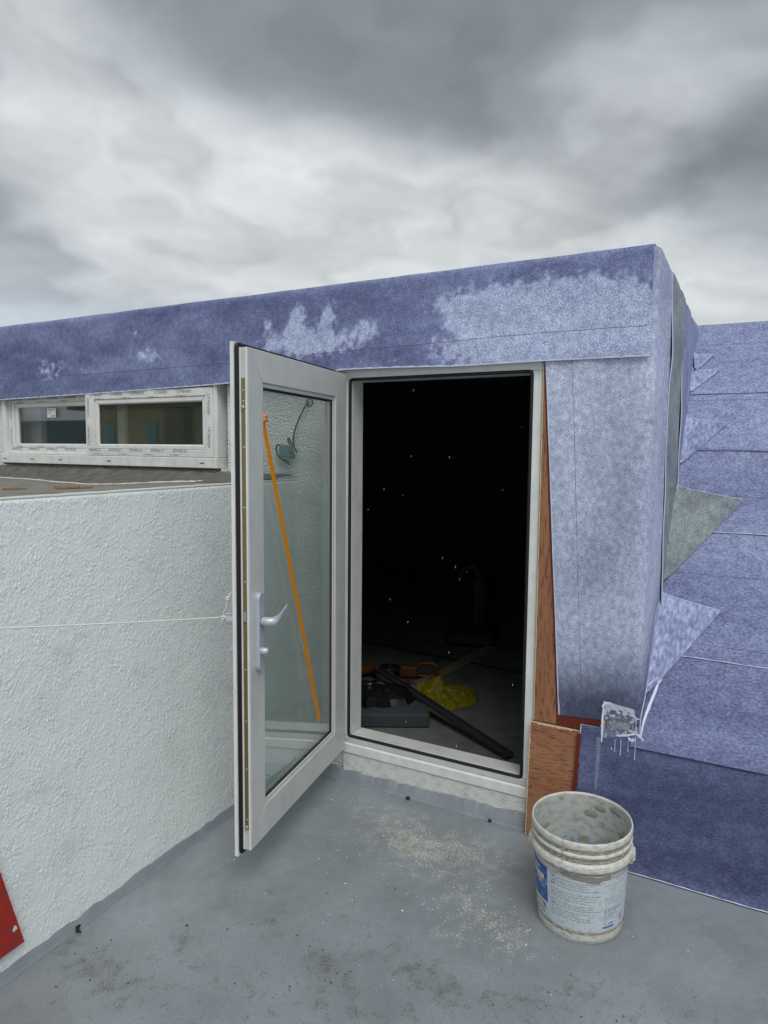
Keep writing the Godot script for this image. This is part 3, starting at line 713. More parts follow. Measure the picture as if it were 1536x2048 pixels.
var leaf_xf: Transform3D
func build_door():
	var t := thing("open_glass_door", "white framed glass door standing open outward with tape across its pane", "glass door", Vector3(-1.725, 0, 0.035), 0.0)
	t.rotation.y = -atan2(0.97928, 0.20253)
	leaf_xf = t.transform
	var W := 0.8986
	ring(t, ["rail", "stile", "rail", "stile"], Rect2(0.0, .160, W - .006, 1.715), Rect2(.122, .275, .668, 1.494), 0.0, .030, M.pvc)
	# outer leaf flange that overlaps the frame when shut
	ring(t, ["flange", "flange", "flange", "flange"], Rect2(0.012, .142, W + .004, 1.750), Rect2(.122, .275, .668, 1.494), .0545, .0405, M.pvc_edge)
	# closing edge: lips, lock rail, seal
	var s := st(); box(s, Vector3(W - .0055, .162, .0012), Vector3(W, 1.873, .0075), .001); part("edge_lip", s, M.pvc_edge, t)
	s = st(); box(s, Vector3(W - .0055, .162, .0235), Vector3(W - .0005, 1.873, .0295), .001); part("edge_lip", s, M.pvc_edge, t)
	s = st(); box(s, Vector3(W - .0055, .235, .0085), Vector3(W - .0025, 1.775, .0225), .0005); var lock := part("lock_strip", s, M.brass, t)
	for y in [1.735, 1.70, 1.55, 1.35, 1.10, .80, .62, .45, .27]:
		s = st(); lathe(s, [Vector2(0, .0006), Vector2(.002, .001), Vector2(.0035, .0006), Vector2(.0038, -.001)], 10)
		var q := part("screw", s, M.steel, lock, true); q.transform = Transform3D(Basis(Vector3.FORWARD, PI / 2), Vector3(W - .0022, y, .0155))
	s = st(); box(s, Vector3(W - .0024, .965, .009), Vector3(W + .003, 1.0, .022), .0015); part("latch_bolt", s, M.steel, lock)
	for y in [1.68, .245]:
		s = st(); lathe(s, [Vector2(0, .008), Vector2(.005, .008), Vector2(.006, .007), Vector2(.006, -.001)], 14)
		var q := part("locking_cam", s, M.steel, lock, true); q.transform = Transform3D(Basis(Vector3.FORWARD, PI / 2), Vector3(W - .0022, y, .0150))
	var gp := []; var gr := 0.012
	var ga := Vector2(.03, .151); var gb := Vector2(W + .005, 1.884)
	for c in [[Vector2(gb.x - gr, gb.y - gr), 0.0], [Vector2(ga.x + gr, gb.y - gr), PI / 2], [Vector2(ga.x + gr, ga.y + gr), PI], [Vector2(gb.x - gr, ga.y + gr), PI * 1.5]]:
		for k in 6: gp.append(Vector3(c[0].x + gr * cos(c[1] + PI / 2 * k / 5), c[0].y + gr * sin(c[1] + PI / 2 * k / 5), .0355))
	gp.append(gp[0]); s = st(); tube(s, gp, 0.0064, 8, false); part("seal", s, M.rubber, t, true)
	# glazing bead, its gasket, two panes with a spacer between
	ring(t, ["glazing_bead", "glazing_bead", "glazing_bead", "glazing_bead"], Rect2(.1215, .2745, .669, 1.495), Rect2(.137, .290, .638, 1.464), .006, .0135, M.pvc)
	ring(t, ["glazing_gasket", "glazing_gasket", "glazing_gasket", "glazing_gasket"], Rect2(.1365, .2895, .639, 1.465), Rect2(.1405, .2935, .631, 1.457), .0105, .0138, M.rubber, 0.0, 0.0004)
	ring(t, ["spacer_bar", "spacer_bar", "spacer_bar", "spacer_bar"], Rect2(.128, .281, .656, 1.482), Rect2(.1455, .2985, .621, 1.447), .0190, .0310, M.steel, 0.0, 0.0004)
	for z in [[.0145, .0185], [.0315, .0355]]:
		s = st(); box(s, Vector3(.126, .279, z[0]), Vector3(.786, 1.765, z[1])); part("pane", s, M.glass, t)
	# handle, camera side
	var h := Node3D.new(); h.name = "handle"; t.add_child(h, true); handle(h, -1.0)
	h = Node3D.new(); h.name = "handle"; t.add_child(h, true); handle(h, 1.0)

func handle(h: Node3D, sg: float):
	var z0 := -0.0005 if sg < 0 else 0.0550
	var s := st(); var d := 0.016 * sg
	# long plate with rounded ends
	var ol := []; var cx := .838 if sg < 0 else .858; var r := .0215
	for k in 13: ol.append(Vector2(cx + r * cos(PI * k / 12), 1.035 + r * sin(PI * k / 12)))
	for k in 13: ol.append(Vector2(cx + r * cos(PI + PI * k / 12), .805 + r * sin(PI + PI * k / 12)))
	for k in ol.size():
		var a: Vector2 = ol[k]; var b: Vector2 = ol[(k + 1) % ol.size()]; var ce := Vector2(cx, clampf(a.y, .805, 1.035)); var cf := Vector2(cx, clampf(b.y, .805, 1.035))
		var ai := ce + (a - ce) * 0.86; var bi := cf + (b - cf) * 0.86
		quad(s, Vector3(a.x, a.y, z0), Vector3(b.x, b.y, z0), Vector3(b.x, b.y, z0 + d * 0.75), Vector3(a.x, a.y, z0 + d * 0.75))
		quad(s, Vector3(a.x, a.y, z0 + d * 0.75), Vector3(b.x, b.y, z0 + d * 0.75), Vector3(bi.x, bi.y, z0 + d), Vector3(ai.x, ai.y, z0 + d))
		quad(s, Vector3(ai.x, ai.y, z0 + d), Vector3(bi.x, bi.y, z0 + d), Vector3(cf.x, cf.y, z0 + d), Vector3(ce.x, ce.y, z0 + d))
	part("back_plate", s, M.alloy, h)
	s = st(); tube(s, [Vector3(cx, .957, z0 + d), Vector3(cx, .957, z0 + d + .004 * sg)], .0155, 20); part("collar", s, M.rubber, h, false)
	# lever: round neck, then a flat tapering blade that rises a little
	s = st(); var sec := []
	var path := curve([Vector3(cx, .957, z0 + d), Vector3(cx, .957, z0 + d + .024 * sg), Vector3(cx - .012, .957, z0 + d + .040 * sg), Vector3(cx - .045, .962, z0 + d + .044 * sg), Vector3(cx - .085, .973, z0 + d + .040 * sg), Vector3(cx - .125, .984, z0 + d + .034 * sg)], 6)
	for i in path.size():
		var f := float(i) / (path.size() - 1); var dd: Vector3 = (path[mini(i + 1, path.size() - 1)] - path[maxi(i - 1, 0)]).normalized()
		var up := Vector3.UP if absf(dd.y) < 0.9 else Vector3.RIGHT
		var sd := dd.cross(up).normalized(); up = sd.cross(dd).normalized()
		var hu := lerpf(.0155, .0105, smoothstep(0.4, 1.0, f)); var hs := lerpf(.0155, .0045, smoothstep(0.35, 0.75, f)); var rg := []
		for k in 14: rg.append(path[i] + up * hu * sin(TAU * k / 14) + sd * hs * cos(TAU * k / 14))
		sec.append(rg)
	for i in sec.size() - 1:
		for k in 14: quad(s, sec[i][k], sec[i][(k + 1) % 14], sec[i + 1][(k + 1) % 14], sec[i + 1][k])
	for k in 14: tri(s, path[-1], sec[-1][k], sec[-1][(k + 1) % 14])
	part("lever", s, M.alloy, h, true)
	s = st(); lathe(s, [Vector2(0, .024), Vector2(.0055, .024), Vector2(.006, .0225), Vector2(.0105, .0225), Vector2(.0125, .021), Vector2(.0125, 0)], 24)
	var kn := part("lock_knob", s, M.alloy, h, true); kn.transform = Transform3D(Basis(Vector3.RIGHT, PI / 2 * -sg * -1.0), Vector3(cx, .853, z0 + d))

func print_run(s: SurfaceTool, text: String, h: float, xf: Transform3D):
	var tm := TextMesh.new(); tm.text = text; tm.depth = 0.0002; tm.font_size = 32; tm.pixel_size = h / 24.0
	var f := SystemFont.new(); f.font_names = PackedStringArray(["Droid Sans"]); f.font_weight = 400; tm.font = f
	s.append_from(tm, 0, xf)

func build_window():
	var t := thing("strip_window", "low wide white window with factory print, under the blue fascia", "window", Vector3.ZERO)
	var z := 0.0
	var s := st(); box(s, Vector3(-4.30, 1.441, -.10), Vector3(-2.504, 1.4945, .028), .003); part("bottom_rail", s, M.pvc_edge, t)
	s = st(); box(s, Vector3(-4.30, 1.432, -.10), Vector3(-2.51, 1.4405, .012), .001); part("drip_strip", s, M.mortar, t)
	s = st(); box(s, Vector3(-2.529, 1.495, -.10), Vector3(-2.504, 1.872, .020), .003); part("jamb", s, M.pvc_edge, t)
	s = st(); box(s, Vector3(-4.30, 1.495, -.10), Vector3(-4.268, 1.872, .010), .003); part("jamb", s, M.pvc_edge, t)
	s = st(); box(s, Vector3(-4.268, 1.850, -.10), Vector3(-2.529, 1.872, -.01), .002); part("top_rail", s, M.pvc_edge, t)
	for k in 2:
		var right := k == 0
		var sa := Node3D.new(); sa.name = "sash"; t.add_child(sa, true)
		var o := Rect2(-3.492, 1.497, .962, .352) if right else Rect2(-4.266, 1.4965, .778, .352)
		var g := Rect2(-3.392, 1.5605, .787, .220) if right else Rect2(-4.180, 1.5605, .683, .220)
		var zf := 0.024 if right else -0.012
		ring(sa, ["sash_rail", "sash_stile", "sash_rail", "sash_stile"], o, g.grow(.028), zf, zf - .034, M.pvc_edge, 0.0005, 0.002)
		ring(sa, ["glazing_bead", "glazing_bead", "glazing_bead", "glazing_bead"], g.grow(.0285), g, zf - .004, zf - .018, M.pvc_edge, 0.0004, 0.006)
		for d in [.016, .028]:
			s = st(); box(s, Vector3(g.position.x - .004, g.position.y - .004, zf - d - .004), Vector3(g.end.x + .004, g.end.y + .004, zf - d)); part("pane", s, M.glass_dark, sa)
		# factory print on the protective film
		s = st(); var y0 := o.position.y; var n := 0
		var x := o.position.x + .075
		while x < o.end.x - .08:
			print_run(s, "LX hausys", .018, Transform3D(Basis(Vector3.FORWARD, PI), Vector3(x, y0 + .030, zf + .0004))); x += .165 if right else .17
		x = o.position.x + .10
		while x < o.end.x - .1:
			print_run(s, "LX hausys   LX", .0085, Transform3D(Basis(Vector3.FORWARD, PI), Vector3(x, y0 + (.0085 if right else .046), zf + .0004))); x += .20
		x = o.position.x + .09
		while x < o.end.x - .06:
			print_run(s, "LX hausys", .017, Transform3D(Basis.IDENTITY, Vector3(x, y0 + .338, zf + .0004))); x += .17
		x = o.position.x + .12
		while x < o.end.x - .1: print_run(s, "LX hausys   LX", .0085, Transform3D(Basis.IDENTITY, Vector3(x, y0 + .316, zf + .0004))); x += .21
		for q in [[o.position.x + .022, .11, 1.0], [o.position.x + .024, .27, 1.0], [o.end.x - .022, .10, -1.0], [o.end.x - .022, .265, -1.0]]:
			if right or q[2] > 0: print_run(s, "LX hausys", .018, Transform3D(Basis(Vector3(0, 0, 1), PI / 2 * q[2]), Vector3(q[0], y0 + q[1], zf + .0004)))
		part("factory_print", s, M.ink, sa)
	s = st(); box(s, Vector3(-3.4975, 1.4985, -.008), Vector3(-3.4925, 1.535, .018)); part("mohair_strip", s, M.rubber, t)
	s = st(); box(s, Vector3(-3.4975, 1.80, -.008), Vector3(-3.4925, 1.846, .018)); part("mohair_strip", s, M.rubber, t)
	# drain slots in the bottom rail
	for x in [-4.255, -3.985, -3.72, -3.30, -2.60]:
		s = st(); box(s, Vector3(x - .016, 1.4635, .0278), Vector3(x + .016, 1.4695, .0286)); part("drain_slot", s, M.ink, t)
	# glass sticker and the inner window behind
	s = st(); box(s, Vector3(-3.905, 1.718, -.0275), Vector3(-3.825, 1.772, -.0272)); var stk := part("sticker", s, M.paper, t)
	s = st(); box(s, Vector3(-3.898, 1.760, -.0271), Vector3(-3.84, 1.765, -.0269)); box(s, Vector3(-3.87, 1.724, -.0271), Vector3(-3.832, 1.7285, -.0269)); box(s, Vector3(-3.892, 1.744, -.0271), Vector3(-3.872, 1.748, -.0269)); part("sticker_print", s, M.ink, stk)
	ring(t, ["inner_frame", "inner_frame", "inner_frame", "inner_frame"], Rect2(-4.30, 1.44, 1.80, .43), Rect2(-4.12, 1.53, 1.50, .26), -.13, -.17, M.pvc, .0005, .003)
	s = st(); box(s, Vector3(-3.42, 1.53, -.135), Vector3(-3.36, 1.79, -.165), .003); part("inner_mullion", s, M.pvc, t)

# ---------------------------------------------------------------- sloped roof beside the room
func on_slope(x: float, y: float, lift := 0.0) -> Vector3:
	return Vector3(x, y, -(y - 0.475) / 1.42) + Vector3(0, 0.576, 0.817) * lift

func build_slope():
	var t := thing("sloped_roof", "steep roof slope covered in lapped blue membrane, right of the room", "roof")
	var w := noise(301, 1.0, 3)
	var uvs := func(p): return Vector2(p.x / 2.0 + 0.5, -(p.y - 0.40) * 1.223 / 2.2)
	var laps := [[0.44, 0.772], [0.754, 1.228], [1.211, 1.567], [1.551, 1.83], [1.814, 2.176]]
	for k in laps.size():
		var y0: float = laps[k][0]; var y1: float = laps[k][1]
		var fn := func(u, v):
			var x: float = lerpf(-0.46, 3.2, u * u * 0.5 + u * 0.5)
			var y: float = lerpf(y0 + (0.004 * w.get_noise_1d(x * 3.0 + k * 9) if k > 0 else 0.0), y1, v)
			return on_slope(x, y, (0.0045 if k > 0 else 0.0175) - (0.0040 if k > 0 else 0.0165) * v + 0.0018 * w.get_noise_2d(x * 4.0, y * 6.0 + k * 5) + (0.001 * exp(-v * 14.0) if k > 0 else 0.0))
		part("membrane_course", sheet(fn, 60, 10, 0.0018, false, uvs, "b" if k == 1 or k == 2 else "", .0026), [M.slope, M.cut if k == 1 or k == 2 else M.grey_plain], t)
	# flat roof behind the ridge
	var s := st(); quad(s, Vector3(-0.46, 2.176, -1.199), Vector3(3.2, 2.176, -1.199), Vector3(3.2, 2.20, -5.3), Vector3(-0.46, 2.20, -5.3)); part("roof_deck", s, M.grey_plain, t)
	# substrate below the sheets
	s = st(); quad(s, on_slope(-.47, .44, -.01), on_slope(3.2, .44, -.01), on_slope(3.2, 2.17, -.01), on_slope(-.47, 2.17, -.01)); part("decking", s, M.ply_edge, t)
	# flashing flaps folded from the side wall onto the slope
	var flaps := [[[-.423, 2.015], [-.333, 2.008], [-.408, 1.927], 0], [[-.424, 1.935], [-.299, 1.929], [-.427, 1.815], 0], [[-.424, 1.700], [-.245, 1.669], [-.427, 1.477], 0], [[-.424, 1.390], [-.153, 1.341], [-.426, .998], 1], [[-.426, .964], [-.197, .921], [-.430, .604], 0]]
	M.flap = mem(membrane(512, 512, 1.0, 1.0, 171, 0.34, 0.3, [], [], M.dry, M.wet, 2.0, 0.6, 0.3, 2, 0.5))
	for i in flaps.size():
		var f: Array = flaps[i]
		var fn := func(u, v):
			var a := Vector2(f[0][0], f[0][1]); var b := Vector2(f[1][0], f[1][1]); var c := Vector2(f[2][0], f[2][1])
			var q: Vector2 = c.lerp(a, v).lerp(b, u * 0.988)
			return on_slope(q.x, q.y, 0.011 + 0.002 * w.get_noise_2d(q.x * 12 + i * 7, q.y * 9) + 0.006 * pow(u, 4.0) + 0.05 * exp(-u * 22.0) * (0.5 + 0.3 * w.get_noise_1d(v * 2.0)))
		var m: StandardMaterial3D = M.grey if f[3] == 1 else M.flap
		var uvf := func(p): return Vector2(p.x / 0.8, -p.y / 1.0) if f[3] == 1 else Vector2(p.y / 2.0 + 0.13 * i, p.x / 2.0 + 0.21 * i)
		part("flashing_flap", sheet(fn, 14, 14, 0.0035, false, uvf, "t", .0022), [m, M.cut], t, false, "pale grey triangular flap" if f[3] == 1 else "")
	# sheet down the upstand at the foot of the slope, turned out onto the floor
	var cf := func(u, v):
		var x: float = lerpf(-0.645, 3.2, u * u * 0.55 + u * 0.45)
		var b: float = 0.004 * w.get_noise_2d(x * 3.0, v * 4.0)
		var blend := smoothstep(-0.60, -0.42, x)
		var yt: float = lerpf(0.495, 0.478, blend)
		var y: float = lerpf(0.006, yt, v)
		var h: float = y / 0.475
		var zf: float = lerpf(0.033 + 0.030 * (1.0 - h), 0.026 + 0.074 * (1.0 - h), blend) + 0.022 * exp(-y / 0.03) * blend
		if v > 0.93: zf = lerpf(zf, -0.02 * blend + zf * (1.0 - blend), (v - 0.93) / 0.07)
		return Vector3(x - 0.02 * (1.0 - h) * (1.0 - blend), y + (0.014 * blend if v > 0.93 else 0.0), zf + b)
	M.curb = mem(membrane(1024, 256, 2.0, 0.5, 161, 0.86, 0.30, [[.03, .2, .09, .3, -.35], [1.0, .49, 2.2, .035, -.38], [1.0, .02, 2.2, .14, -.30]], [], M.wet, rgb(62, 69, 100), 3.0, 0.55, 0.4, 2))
	var uvc := func(p): return Vector2((p.x + 0.65) / 2.0, (0.5 - p.y) / 0.5)
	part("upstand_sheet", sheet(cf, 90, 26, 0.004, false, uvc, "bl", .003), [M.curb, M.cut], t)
	s = st(); box(s, Vector3(-0.55, -0.05, -0.3), Vector3(3.2, 0.46, 0.0)); part("upstand_core", s, M.concrete, t)

# low irregular ridge of dried glue along a path on a wall that faces +z
func ridge(s: SurfaceTool, pts: Array, w: float, h: float, sd: int):
	var n := noise(sd, 1.0, 4); var c := curve(pts, 8); var rows := []
	for i in c.size():
		var d: Vector3 = (c[mini(i + 1, c.size() - 1)] - c[maxi(i - 1, 0)]).normalized(); var side := d.cross(Vector3(0, 0, 1)).normalized()
		var e := sin(PI * clampf(float(i) / (c.size() - 1), 0.04, 0.96)); e = pow(e, 0.35)
		var a := w * e * (0.6 + 0.8 * absf(n.get_noise_1d(i * 1.7))); var b := w * e * (0.6 + 0.8 * absf(n.get_noise_1d(i * 1.9 + 90))); var row := []
		for k in 7:
			var f := k / 6.0
			row.append(c[i] + side * lerpf(-a, b, f) + Vector3(0, 0, 0.4 * h * sin(PI * f) * (0.7 + 0.6 * n.get_noise_2d(i * 2.1, k * 3.0))))
		rows.append(row)
	for i in rows.size() - 1:
		for k in 6: quad(s, rows[i][k], rows[i][k + 1], rows[i + 1][k + 1], rows[i + 1][k])

func build_film():
	var t := thing("plastic_film_patch", "square of clear film with white glue smears above the bucket", "plastic film")
	var w := noise(401, 1.0, 3)
	var fn := func(u, v):
		var a := Vector3(-.558, .468, .063).lerp(Vector3(-.430, .512, .056), u); var b := Vector3(-.564, .602, .027).lerp(Vector3(-.450, .592, .034), u)
		return a.lerp(b, v) + Vector3(0, 0, .003 * w.get_noise_2d(u * 4, v * 5))
	part("film_square", sheet(fn, 14, 14, 0.0006), [M.film_glue, M.film_glue], t)
	var tail := func(u, v):
		var x: float = -.568 + (u - 0.5) * lerpf(.008, .017, v) - .004 * (1.0 - v) + .002 * w.get_noise_1d(v * 7)
		return Vector3(x, lerpf(.265, .468, v), .070 - .012 * v + .002 * w.get_noise_2d(u * 2, v * 9))
	part("film_tail", sheet(tail, 3, 30, 0.0005), M.film, t)
	var s: SurfaceTool
	for q in [[[Vector3(-.566, .580, .037), Vector3(-.555, .594, .034), Vector3(-.535, .600, .031)], .006, .003, 3], [[Vector3(-.455, .570, .04), Vector3(-.44, .562, .042), Vector3(-.428, .560, .042)], .004, .003, 4], [[Vector3(-.560, .585, .040), Vector3(-.560, .54, .052), Vector3(-.558, .50, .060), Vector3(-.557, .455, .067)], .0045, .004, 5], [[Vector3(-.505, .490, .064), Vector3(-.48, .495, .063), Vector3(-.455, .503, .062), Vector3(-.435, .51, .06)], .0055, .003, 7], [[Vector3(-.462, .492, .066), Vector3(-.448, .484, .067), Vector3(-.438, .492, .066)], .008, .004, 8]]:
		s = st(); ridge(s, q[0], q[1], q[2], q[3]); part("glue_smear", s, M.glue, t, true)
	# torn strands of film from the corner fold down to the upstand edge
	for q in [[[Vector3(-.409, .690, .012), Vector3(-.418, .62, .030), Vector3(-.424, .56, .046), Vector3(-.423, .505, .056)], .0022, 11], [[Vector3(-.376, .682, -.10), Vector3(-.388, .662, -.05), Vector3(-.405, .60, .0), Vector3(-.416, .55, .035), Vector3(-.420, .50, .058)], .0045, 12], [[Vector3(-.392, .690, -.11), Vector3(-.383, .670, -.06), Vector3(-.398, .61, -.01), Vector3(-.413, .55, .03), Vector3(-.418, .50, .056)], .0030, 13], [[Vector3(-.408, .682, .008), Vector3(-.394, .690, -.06), Vector3(-.374, .684, -.11)], .003, 15], [[Vector3(-.434, .512, .062), Vector3(-.42, .502, .064), Vector3(-.408, .490, .062)], .007, 14]]:
		s = st(); ridge(s, q[0], q[1], .004, q[2]); part("film_strand", s, M.glue, t, true)
	for d in [[-.510, .425, .47, .0011], [-.489, .418, .475, .0013], [-.463, .436, .49, .0011], [-.437, .412, .565, .0012], [-.522, .432, .437, .0013]]:
		s = st(); var z: float = .031 + .085 * (1.0 - d[1] / .475) + .016
		tube(s, [Vector3(d[0], d[2], z - .002), Vector3(d[0] + .0006, lerpf(d[1], d[2], .5), z), Vector3(d[0], d[1] + .004, z + .001), Vector3(d[0], d[1], z + .001), Vector3(d[0], d[1] - .003, z + .001)], [d[3] * .6, d[3] * .7, d[3], d[3] * 1.9, d[3] * .6], 8)
		part("glue_drip", s, M.glue, t, true)

# ---------------------------------------------------------------- things on the terrace
func build_bucket():
	var t := thing("paint_bucket", "dirty white plastic bucket with blue printed label and open top", "bucket", Vector3(-.527, 0.0035, .450))
	t.rotation = Vector3(0.045, 0.0, 0.0)
	var outer := [Vector2(.124, .004), Vector2(.131, .0), Vector2(.136, .004), Vector2(.1375, .02), Vector2(.1385, .04), Vector2(.1425, .12), Vector2(.147, .20), Vector2(.1495, .246), Vector2(.153, .252), Vector2(.1615, .256), Vector2(.163, .262), Vector2(.1625, .276), Vector2(.160, .281), Vector2(.1535, .284), Vector2(.1535, .300), Vector2(.1585, .303), Vector2(.1600, .308), Vector2(.1585, .313), Vector2(.1545, .316), Vector2(.1548, .326), Vector2(.1590, .330), Vector2(.1605, .338), Vector2(.1600, .348), Vector2(.1585, .3525), Vector2(.1565, .354), Vector2(.1545, .3525), Vector2(.1535, .346)]
	var s := st(); lathe(s, outer, 72); part("shell", s, M.bucket, t, true)
	s = st(); lathe(s, [Vector2(.1535, .346), Vector2(.1505, .30), Vector2(.148, .25), Vector2(.143, .16), Vector2(.1385, .10), Vector2(.134, .03), Vector2(.128, .022), Vector2(.0, .020)], 72); part("inside", s, M.bucket_in, t, true)
	# printed label wrapped round the body
	var prof := []
	for k in 9:
		var y := lerpf(.225, .048, k / 8.0); prof.append(Vector2(.1385 + (y - .04) * .0536 + .0011, y))
	s = st(); lathe(s, prof, 60, deg_to_rad(-72.0), deg_to_rad(92.0), true); part("label", s, M.label, t, true)
	# dried mortar; light through the printed label painted in as blue and pink
	var n := noise(55, 1.0, 4); s = st()
	var pt := func(a, r): return Vector3(sin(a) * r, .196 + .020 * maxf(0.0, n.get_noise_2d(sin(a) * r * 22, cos(a) * r * 22) + .35) * (1.0 - r / .14) + .012 * smoothstep(.09, .135, r) * (0.5 + n.get_noise_2d(sin(a) * 2.0, cos(a) * 2.0)), cos(a) * r)
	for i in 14:
		for k in 48:
			var r0 := .1448 * i / 14; var r1 := .1448 * (i + 1) / 14; var a0 := TAU * k / 48; var a1 := TAU * (k + 1) / 48
			quad(s, pt.call(a0, r0), pt.call(a1, r0), pt.call(a1, r1), pt.call(a0, r1))
	part("dried_residue", s, M.residue, t, true)
	# splashes stuck on the inner wall and a scatter of chips on the residue
	for q in [[2.55, .325, .03], [2.95, .31, .022], [3.15, .285, .03], [3.85, .335, .012], [2.2, .27, .03], [2.35, .262, .022], [4.3, .25, .02]]:
		s = st()
		for i in 5:
			for k in 9:
				var c := []
				for o in [[0, 0], [1, 0], [1, 1], [0, 1]]:
					var f: float = (i + o[0]) / 5.0; var a: float = TAU * (k + o[1]) / 9.0
					var rr: float = q[2] * f * (0.75 + 0.6 * n.get_noise_2d(cos(a) * 3 + q[0] * 9, sin(a) * 3))
					var yy: float = q[1] + rr * sin(a) * 0.6; var th: float = q[0] + rr * cos(a) / .15
					var R: float = .1508 - (0.30 - yy) * 0.052 - 0.0008 - .0022 * (1 - f)
					c.append(Vector3(sin(th) * R, yy, cos(th) * R))
				quad(s, c[0], c[1], c[2], c[3])
		part("mortar_splash", s, M.splash, t, true)
	# grime caught under the collar and in the groove, and a grey smear above the label
	for q in [[.2515, .2555, .1532, .1618], [.2845, .2990, .1541, .1541], [.3165, .3255, .1551, .1553], [.0395, .0435, .1392, .1395]]:
		s = st(); lathe(s, [Vector2(q[2], q[0] - .004), Vector2(q[2] + .0004, q[0]), Vector2(q[3] + .0004, q[1])], 72); part("grime_ring", s, M.grime, t, true)
	for q in [[-.05, .236, .016], [.22, .231, .022], [.52, .228, .026], [.80, .232, .018]]:
		s = st()
		for i in 4:
			for k in 11:
				var c := []
				for o in [[0, 0], [1, 0], [1, 1], [0, 1]]:
					var f: float = (i + o[0]) / 4.0; var a: float = TAU * (k + o[1]) / 11.0
					var rr: float = q[2] * f * (0.8 + 0.5 * n.get_noise_2d(cos(a) * 2 + q[0] * 13, sin(a) * 2))
					var yy: float = q[1] + rr * sin(a) * 0.5; var th: float = q[0] + 1.5 * rr * cos(a) / .15
					var R: float = .1385 + (yy - .04) * .0536 + .0016 + .0006 * (1 - f)
					c.append(Vector3(sin(th) * R, yy, cos(th) * R))
				quad(s, c[0], c[1], c[2], c[3])
		part("mortar_smear", s, M.splash, t, true)
	# handle lugs
	for a in [deg_to_rad(100.0), deg_to_rad(-80.0)]:
		s = st(); box(s, Vector3(-.020, .238, .155), Vector3(.020, .272, .1685), .005); box(s, Vector3(-.012, .224, .150), Vector3(.012, .245, .1625), .004)
		var l := part("handle_lug", s, M.bucket, t); l.rotation.y = a

